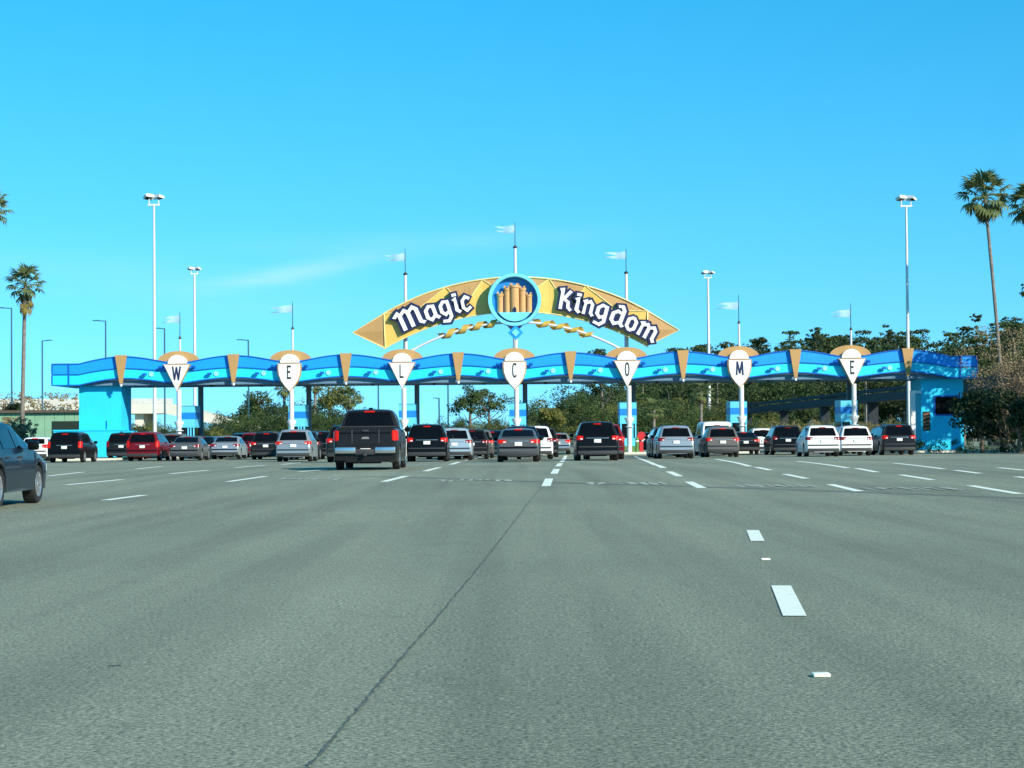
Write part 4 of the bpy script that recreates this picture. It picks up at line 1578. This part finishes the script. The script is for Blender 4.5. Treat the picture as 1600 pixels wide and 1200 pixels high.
rw_ = random.Random(11)
items = []
prof = [(840, 606), (900, 592), (1000, 575), (1050, 548), (1100, 533), (1180, 532), (1240, 520), (1300, 514), (1345, 522), (1400, 514), (1460, 520), (1500, 510), (1560, 505), (1640, 502)]
for k in range(300):
    px = rw_.uniform(900, 1650)
    Y = rw_.uniform(300, 420)
    ty_ = float(np.interp(px, [p[0] for p in prof], [p[1] for p in prof]))
    q_ = rw_.uniform(.45, .85) if k % 2 else rw_.uniform(.86, 1.03)
    h = (P(px, ty_, Y).z + .3) * q_
    items.append((P(px, 700, Y).x, Y, h, 0 if (rw_.random() < .55 and q_ > .7) else 1))
for k in range(110):
    px = rw_.uniform(1040, 1660)
    Y = rw_.uniform(400, 450)
    ty_ = float(np.interp(px, [p[0] for p in prof], [p[1] for p in prof]))
    items.append((P(px, 700, Y).x, Y, (P(px, ty_, Y).z + .3) * rw_.uniform(.80, .96), 1))
wood('right_woodland', items, (M_pine, M_leaf, M_pine), 'wooded rise of pines and broadleaf trees behind the right half of the gate', 1)
items = []
for k in range(170):
    px = rw_.uniform(820, 1200)
    Y = rw_.uniform(225, 290)
    ty_ = float(np.interp(px, [820, 860, 930, 1000, 1100, 1200], [615, 606, 598, 600, 606, 640]))
    h = (P(px, ty_, Y).z + .3) * rw_.uniform(.5, 1.0)
    items.append((P(px, 700, Y).x, Y, h, 1))
wood('centre_thicket', items, (M_leaf, M_dleaf, M_gleaf, M_leaf), 'dense green thicket seen through the gate between the C and M signs', 2)
items = []
for k in range(130):
    px = rw_.uniform(335, 575)
    Y = rw_.uniform(200, 255)
    ty_ = float(np.interp(px, [335, 380, 440, 500, 560, 590], [645, 622, 612, 622, 630, 648]))
    h = (P(px, ty_, Y).z + .3) * rw_.uniform(.5, 1.0)
    items.append((P(px, 700, Y).x, Y, h, 1))
wood('left_thicket', items, (M_leaf, M_dleaf, M_leaf), 'dark green thicket sloping up behind the W and first E signs', 3)
items = []
for k in range(70):
    px = rw_.uniform(560, 830)
    Y = rw_.uniform(215, 300)
    ty_ = float(np.interp(px, [560, 600, 680, 720, 830], [655, 662, 652, 640, 640]))
    h = max(1.2, (P(px, ty_, Y).z + .3) * rw_.uniform(.55, 1.0))
    items.append((P(px, 700, Y).x, Y, h, 1))
for k in range(90):
    px = rw_.uniform(190, 350)
    Y = rw_.uniform(186, 222)
    items.append((P(px, 700, Y).x, Y, max(1.2, (P(px, 650, Y).z) * rw_.uniform(.6, 1.1)), 1))
for k in range(40):
    px = rw_.uniform(690, 830)
    Y = rw_.uniform(200, 240)
    items.append((P(px, 700, Y).x, Y, max(1.2, (P(px, 642, Y).z) * rw_.uniform(.6, 1.05)), 1))
wood('low_scrub', items, (M_leaf, M_dleaf, M_gleaf), 'low green scrub behind the gate between the trees', 4)
items = []
for k in range(150):
    px = rw_.uniform(1185, 1450)
    Y = rw_.uniform(175, 200)
    items.append((P(px, 700, Y).x, Y, max(1.2, (P(px, 646, Y).z + .2) * rw_.uniform(.5, 1.0)), 1))
wood('dry_brush', items, (M_dry, M_gleaf, M_dry, M_gleaf), 'tan and olive brush bank behind the last E sign', 5)
items = []  # unseen trees added behind the camera to darken reflections in the cars
for k in range(70):
    items.append((-140 + 4 * k + rw_.uniform(-2, 2), -70 - rw_.uniform(0, 40), rw_.uniform(9, 16), k % 2))
wood('reflection_treeline', items, (M_leaf, M_pine), 'added unseen line of trees behind the viewer that darkens reflections', 6)

# ------------------------------------------------------------------ palms
def fan_leaf_mesh(seed, R_=.88, n=13, petiole=1.05, droop=.30):
    rr = random.Random(seed)
    mb = MB()
    mb.tube([(0, 0, 0), (petiole * .5, 0, .04), (petiole, 0, -.02)], [.03, .022, .016], 4)
    for i in range(n):
        a = R(-105 + 210 * i / (n - 1)) + rr.uniform(-.05, .05)
        L_ = R_ * (1.0 - .28 * abs(a) / 1.9) * rr.uniform(.85, 1.1)
        ca, sa = math.cos(a), math.sin(a)
        w = .075 * R_ / .95
        dz = -droop * L_ * rr.uniform(.6, 1.3)
        m0 = (petiole + L_ * .55 * ca, L_ * .55 * sa, .02 - .06 * abs(sa))
        tip = (petiole + L_ * .95 * ca, L_ * .95 * sa, dz)
        mb.face([(petiole, 0, -.02), (m0[0] + w * sa, m0[1] - w * ca, m0[2]), (m0[0], m0[1], m0[2] + .03)])
        mb.face([(petiole, 0, -.02), (m0[0], m0[1], m0[2] + .03), (m0[0] - w * sa, m0[1] + w * ca, m0[2])])
        mb.face([(m0[0] + w * sa, m0[1] - w * ca, m0[2]), tip, (m0[0], m0[1], m0[2] + .03)])
        mb.face([(m0[0], m0[1], m0[2] + .03), tip, (m0[0] - w * sa, m0[1] + w * ca, m0[2])])
    me = bpy.data.meshes.new('leaf')
    me.from_pydata(mb.v, [], mb.f)
    return me


def fan_set(m, droop):
    out = []
    for s in range(3):
        me = fan_leaf_mesh(s + int(droop * 100), droop=droop)
        me.materials.append(m)
        out.append(me)
    return out


LV, LY, LD = fan_set(M_palm, .35), fan_set(M_palmy, .7), fan_set(M_palmd, 1.0)


def palm(base, crown, cw, label, seed, dead=10, yellow=4, skirt=0.0, n=44, tr=.16):
    """base and crown centre in metres; cw: crown width"""
    e = empty('fan_palm', base)
    rr = random.Random(seed)
    d = Vector(crown) - Vector(base)
    mb = MB()
    pts, rad = [], []
    for i in range(13):
        t = i / 12
        pts.append((d.x * t ** 1.25, d.y * t, d.z * t))
        rad.append(tr * (1.35 - .5 * min(1, t * 3) - .12 * t) * (1 + .04 * math.sin(i * 3)))
    mb.tube(pts, rad, 10)
    mb.build('trunk', M_gbark, e, smooth=60)
    s = cw / 3.4
    for i in range(n + yellow + dead):
        live = i < n
        if live:
            t = (i + .5) / n
            el = R(88 - 135 * t ** .85) + rr.uniform(-.12, .12)
            ms = LV
        elif i < n + yellow:
            el = R(rr.uniform(-70, -45))
            ms = LY
        else:
            el = R(rr.uniform(-86, -62))
            ms = LD
        az = i * 2.39996 + rr.uniform(-.2, .2)
        o = link_mesh('leaf', ms[rr.randrange(3)], e, (d.x, d.y, d.z - (0 if live else skirt * rr.random())))
        k = s * rr.uniform(.85, 1.1) * (1 if live else .85)
        o.scale = (k, k, k)
        o.rotation_euler = Euler((rr.uniform(-.35, .35), -el, az), 'XYZ')
    tag(e, label, 'palm tree')
    return e


def palm_px(cx, cy, bx, Y, cw_px, label, seed, **kw):
    c = P(cx, cy, Y)
    b = P(bx, 700, Y)
    return palm((b.x, Y, gz(Y) - .16), (c.x, Y + .3, c.z), cw_px * Y / FPX, label, seed, **kw)


palm_px(38, 444, 34, 160, 66, 'slender fan palm with yellowed hanging fronds left of the left pylon', 1, dead=3, yellow=5, skirt=2.0, n=28, tr=.19)
palm_px(1540, 306, 1572, 163, 88, 'tall leaning fan palm with a full round crown on the right', 2, dead=9, yellow=5, skirt=.6, n=32, tr=.18)
palm_px(1612, 318, 1640, 163, 80, 'tall fan palm cut by the right edge of the picture', 3, dead=8, n=40, tr=.2)
palm_px(-18, 325, -14, 128, 70, 'fan palm crown cut by the left edge of the picture', 4, dead=4, n=36, tr=.2)
for i, (cx, cy, Y, cw, lab) in enumerate(((444, 603, 225, 44, 'cabbage palm seen through the gate left of the first E post'), (492, 600, 222, 40, 'cabbage palm seen through the gate right of the first E post'),
                                          (546, 622, 225, 40, 'cabbage palm seen through the gate left of the pickup truck'), (1096, 612, 215, 46, 'cabbage palm seen through the gate left of the white light mast and M sign'),
                                          (1022, 640, 205, 40, 'low cabbage palm seen through the gate right of the O sign'))):
    palm_px(cx, cy, cx, Y, cw, lab, 20 + i, dead=4, yellow=0, n=26, tr=.2)

# ------------------------------------------------------------------ roadside planting on both sides
def twigs(mb, p, d, L_, r, depth, rr):
    q = p + d * L_
    mb.tube([p, (p + q) / 2 + Vector((rr.uniform(-1, 1), rr.uniform(-1, 1), rr.uniform(-.5, 1))) * L_ * .07, q], [r, r * .8, r * .55], 4 if depth > 1 else 3, caps=False)
    if depth == 0:
        return
    for _ in range(3 if depth > 1 else 4):
        nd = (d + Vector((rr.uniform(-1, 1), rr.uniform(-1, 1), rr.uniform(-.35, .85))) * .75).normalized()
        twigs(mb, p.lerp(q, rr.uniform(.45, 1)), nd, L_ * rr.uniform(.6, .88), r * .66, depth - 1, rr)


M_twig = mat('dry_twigs', (.21, .15, .10, 1), .9, var=.3, scale=2)
rr = random.Random(8)
for (px, Y, hh, nst, lab, depth) in ((1600, 130, 8.6, 10, 'bare brown twiggy tree at the right edge of the picture', 5), (24, 150, 3.4, 5, 'bare brown shrub before the green shed on the left', 4)):
    X = P(px, 700, Y).x
    e = empty('bare_tree', (X, Y, gz(Y) - .16))
    mb = MB()
    for k in range(nst):
        d = Vector((rr.uniform(-1, 1), rr.uniform(-1, 1), 1)).normalized()
        twigs(mb, Vector((rr.uniform(-.3, .3), rr.uniform(-.3, .3), 0)), d, hh * .25, hh * .011, depth, rr)
    mb.build('branches', M_twig, e)
    rng = np.random.default_rng(5)
    cs = np.clip(rng.normal(size=(260, 3)), -1.7, 1.7) * np.array([hh * .22, hh * .22, hh * .17]) + np.array([0, 0, hh * .62])
    link_mesh('dry_leaves', quad_mesh('dry_leaves', leaf_cloud(rng, cs, np.full(260, hh * .06), 40, .05), mat('dry_leaf', (.27, .20, .11, 1), .9, var=.3)), e)
    tag(e, lab, 'tree')
tree('evergreen_bush', 1535, 127, 4.3, 4.6, 'broad', 'dark evergreen bush in front of the right pylon', 71, M_dleaf, 'bush', size=.10, n=60, per=90, z0=.02)  # shade of the nearby trees is put into the dark leaf colour
tree('evergreen_bush', 1592, 122, 4.2, 4.4, 'broad', 'dark evergreen bush at the right edge below the bare tree', 72, M_dleaf, 'bush', size=.10, n=60, per=90, z0=.02)
tree('evergreen_bush', 1566, 131, 4.6, 4.4, 'broad', 'olive bush behind the dark bushes on the right', 73, M_leaf, 'bush', size=.11, n=50, per=80, z0=.1)
tree('evergreen_bush', 6, 170, 5.4, 3.6, 'broad', 'dark green tree at the left edge above the shed', 74, M_dleaf, 'bush', size=.14, n=36, per=60, z0=.3)
tree('oak_tree', 0, 133.2, 13.0, 8.0, 'broad', 'large oak just outside the right edge that shades the pylon', 75, M_leaf, 'tree', x=37.6, size=.14, n=80, per=120, z0=.35)
tree('oak_tree', 0, 116, 13.0, 10.0, 'broad', 'large oak outside the right edge standing nearer the camera', 76, M_leaf, 'tree', x=41.5, size=.20, n=46, per=46, z0=.30)
rng = np.random.default_rng(9)
for (x0, x1, yy, hh, lab) in ((24.5, 34.5, 126.0, .75, 'low clipped hedge along the kerb on the right'), (-40, -31.8, 134.0, .8, 'low ragged hedge on the left verge')):
    n = int((x1 - x0) * 9)
    cs = np.stack([rng.uniform(x0, x1, n), rng.uniform(yy, yy + 1.2, n), rng.uniform(.1, hh, n) + gz(yy)], 1)
    o = link_mesh('low_hedge', quad_mesh('low_hedge', leaf_cloud(rng, cs, np.full(n, .26), 46, .05), M_leaf if x0 > 0 else M_gleaf))
    tag(o, lab, 'hedge')

# ------------------------------------------------------------------ light masts and lamp posts
def mast(px_b, px_t, top, Y, lab, seed):
    b, t = P(px_b, 700, Y), P(px_t, top, Y)
    e = empty('light_mast', (b.x, Y, gz(Y) - .1))
    h = t.z - gz(Y)
    mb = MB()
    r0 = 3.0 * Y / FPX
    mb.tube([(0, 0, 0), (0, 0, h * .5), (0, 0, h - .9)], [r0, r0 * .8, r0 * .55], 12)
    mb.build('pole', M_post, e, smooth=50)
    mb = MB()
    mb.box(-.5, .5, -.06, .06, h - .95, h - .80)
    mb.tube([(-.4, 0, h - .8), (-.4, 0, h - .3)], .05, 6)
    mb.tube([(.4, 0, h - .8), (.4, 0, h - .3)], .05, 6)
    mb.build('crossbar', M_post, e)
    rr = random.Random(seed)
    for k, (dx, yaw) in enumerate(((-.42, 35), (.42, -40), (.05, 170))):
        mb = MB()
        mb.prism([(-.52, -.18), (.52, -.18), (.62, .08), (.40, .24), (-.40, .24), (-.62, .08)], -.42, .42)
        f = mb.build('floodlight', M_white, e, (dx, .25 if k == 2 else 0, h - .22))
        f.rotation_euler = (R(-24 + 16 * rr.random()), R(rr.uniform(-8, 8)), R(yaw))
        f.scale = (.68, .68, .68)
        mb = MB()
        mb.box(-.46, .46, -.36, .36, -.205, -.184)
        mb.build('lens', M_glass, f)
    tag(e, lab, 'light mast', 'white light masts')


mast(242, 239, 302, 172, 'tall white light mast behind the canopy left of the W sign', 1)
mast(305, 308, 416, 262, 'more distant white light mast right of the W sign', 2)
mast(1421, 1411, 304, 172, 'tall white light mast behind the right end of the canopy', 3)
mast(1109, 1103, 422, 262, 'more distant white light mast left of the M sign', 4)

for i, (px, top, arm, Y, lab) in enumerate(((18, 481, -24, 200, 'dark lamp post with arm to the left at the left edge'), (66, 532, 15, 230, 'dark lamp post with arm to the right beside the left palm'),
                                            (165, 501, -20, 215, 'dark lamp post with arm to the left above the left pylon'), (257, 513, -14, 225, 'dark lamp post just right of the tall left light mast'),
                                            (388, 531, -18, 235, 'dark lamp post between the W and first E signs'), (700, 601, -12, 270, 'dark lamp post seen through the gate left of the C sign'),
                                            (686, 622, -10, 300, 'smaller dark lamp post seen through the gate right of the L sign'), (591, 597, -12, 300, 'thin dark lamp post seen through the gate above the pickup truck'))):
    t = P(px, top, Y)
    e = empty('lamp_post', (t.x, Y, gz(Y) - .1))
    h = t.z - gz(Y) + .1
    mb = MB()
    r0 = 1.5 * Y / FPX
    mb.tube([(0, 0, 0), (0, 0, h)], [r0, r0 * .75], 8)
    mb.build('pole', M_galv, e, smooth=50)
    L_ = arm * Y / FPX
    mb = MB()
    mb.tube([(0, 0, h - .05), (L_ * .6, 0, h - .0)], r0 * .5, 6)
    mb.build('arm', M_galv, e)
    mb = MB()
    a, b = sorted((L_ * .5, L_))
    mb.box(a, b, -.14, .14, h - .03, h + .07)
    mb.build('lamp_head', M_galv, e)
    tag(e, lab, 'lamp post', 'dark lamp posts')

# ------------------------------------------------------------------ shed, overpass, guideway
e = empty('green_shed', (-40.3, 166, gz(166) - .1))
M_shed = mat('shed_green', lin(128, 172, 142), .7, var=.08, scale=1)
for k in range(16):
    mb = MB()
    mb.box(-6.4 + k * .8 + .012, -6.4 + (k + 1) * .8 - .012, 0, .1, 0, 3.65)
    mb.build('wall_panel', M_shed, e)
mb = MB()
mb.box(-6.4, 6.4, .102, 8, 0, 3.65)
mb.build('wall_core', M_shed, e)
mb = MB()
mb.box(-6.7, 6.7, -.35, 8.3, 3.652, 3.86)
mb.build('roof', mat('roof_brown', (.10, .08, .06, 1), .8), e)
mb = MB()
mb.box(3.0, 5.6, -.05, -.003, 0, 2.95)
mb.build('roller_door', mat('door_green', (.006, .022, .016, 1), .8), e)
tag(e, 'pale green panelled shed with dark door left of the left pylon', 'shed')

e = empty('road_overpass', (-52, 235, 0))
mb = MB()
mb.prism([(-60, 4.2), (12, 4.2), (22, 2.0), (23.5, 2.4), (13, 5.25), (-60, 5.6)], 0, 9)
mb.build('deck', M_conc, e)
mb = MB()
mb.prism([(-60, 5.61), (13, 5.26), (13, 5.9), (-60, 6.25)], 0, .35)
mb.build('parapet', mat('parapet_white', (.62, .62, .57, 1), .8), e)
for x in (-12, 2, 9):
    mb = MB()
    mb.box(x - .5, x + .5, 1, 8, -.3, 4.19)
    mb.build('pier', M_conc, e)
tag(e, 'pale concrete road overpass behind the left end of the gate', 'bridge')
rng = np.random.default_rng(3)
n = 260
cs = np.stack([rng.uniform(-80, -40, n), rng.uniform(231, 233.5, n), rng.uniform(2.5, 6.6, n)], 1)
cs[:, 0] = rng.uniform(-60, -46, n)
o = link_mesh('dry_creeper', quad_mesh('dry_creeper', leaf_cloud(rng, cs, np.full(n, .35), 16, .12), M_dry))
tag(o, 'dry creeper hanging over the pale overpass wall on the left', 'creeper', kind='stuff')

a, b = P(1168, 634, 262), P(1450, 603, 196)
e = empty('elevated_guideway', ((a.x + b.x) / 2, (a.y + b.y) / 2, 0))
o_ = Vector(((a.x + b.x) / 2, (a.y + b.y) / 2, 0))
M_gw = mat('guideway_dark', lin(22, 34, 42), .7, var=.2)
d = (b - a)
nrm = Vector((-d.y, d.x, 0)).normalized()
for nm, dz0, dz1, th in (('girder', -1.1, -.25, 1.6), ('rail', -.05, .28, .25)):
    mb = MB()
    rows = []
    for t in np.linspace(-.1, 1.4, 12):
        c = a + d * t - o_
        rows.append([c - nrm * th / 2 + Vector((0, 0, dz0)), c + nrm * th / 2 + Vector((0, 0, dz0)), c + nrm * th / 2 + Vector((0, 0, dz1)), c - nrm * th / 2 + Vector((0, 0, dz1))])
    mb.grid(rows, close=True)
    mb.build(nm, M_gw, e)
for t in (0, .25, .5, .75, 1.0, 1.25):
    c = a + d * t - o_
    mb = MB()
    mb.box(c.x - .5, c.x + .5, c.y - .5, c.y + .5, -.3, c.z - 1.11)
    mb.box(c.x - .06, c.x + .06, c.y - .06, c.y + .06, c.z - .249, c.z - .051)
    mb.build('pier', M_gw, e)
tag(e, 'dark elevated road with guard rail behind the M and last E signs', 'bridge')
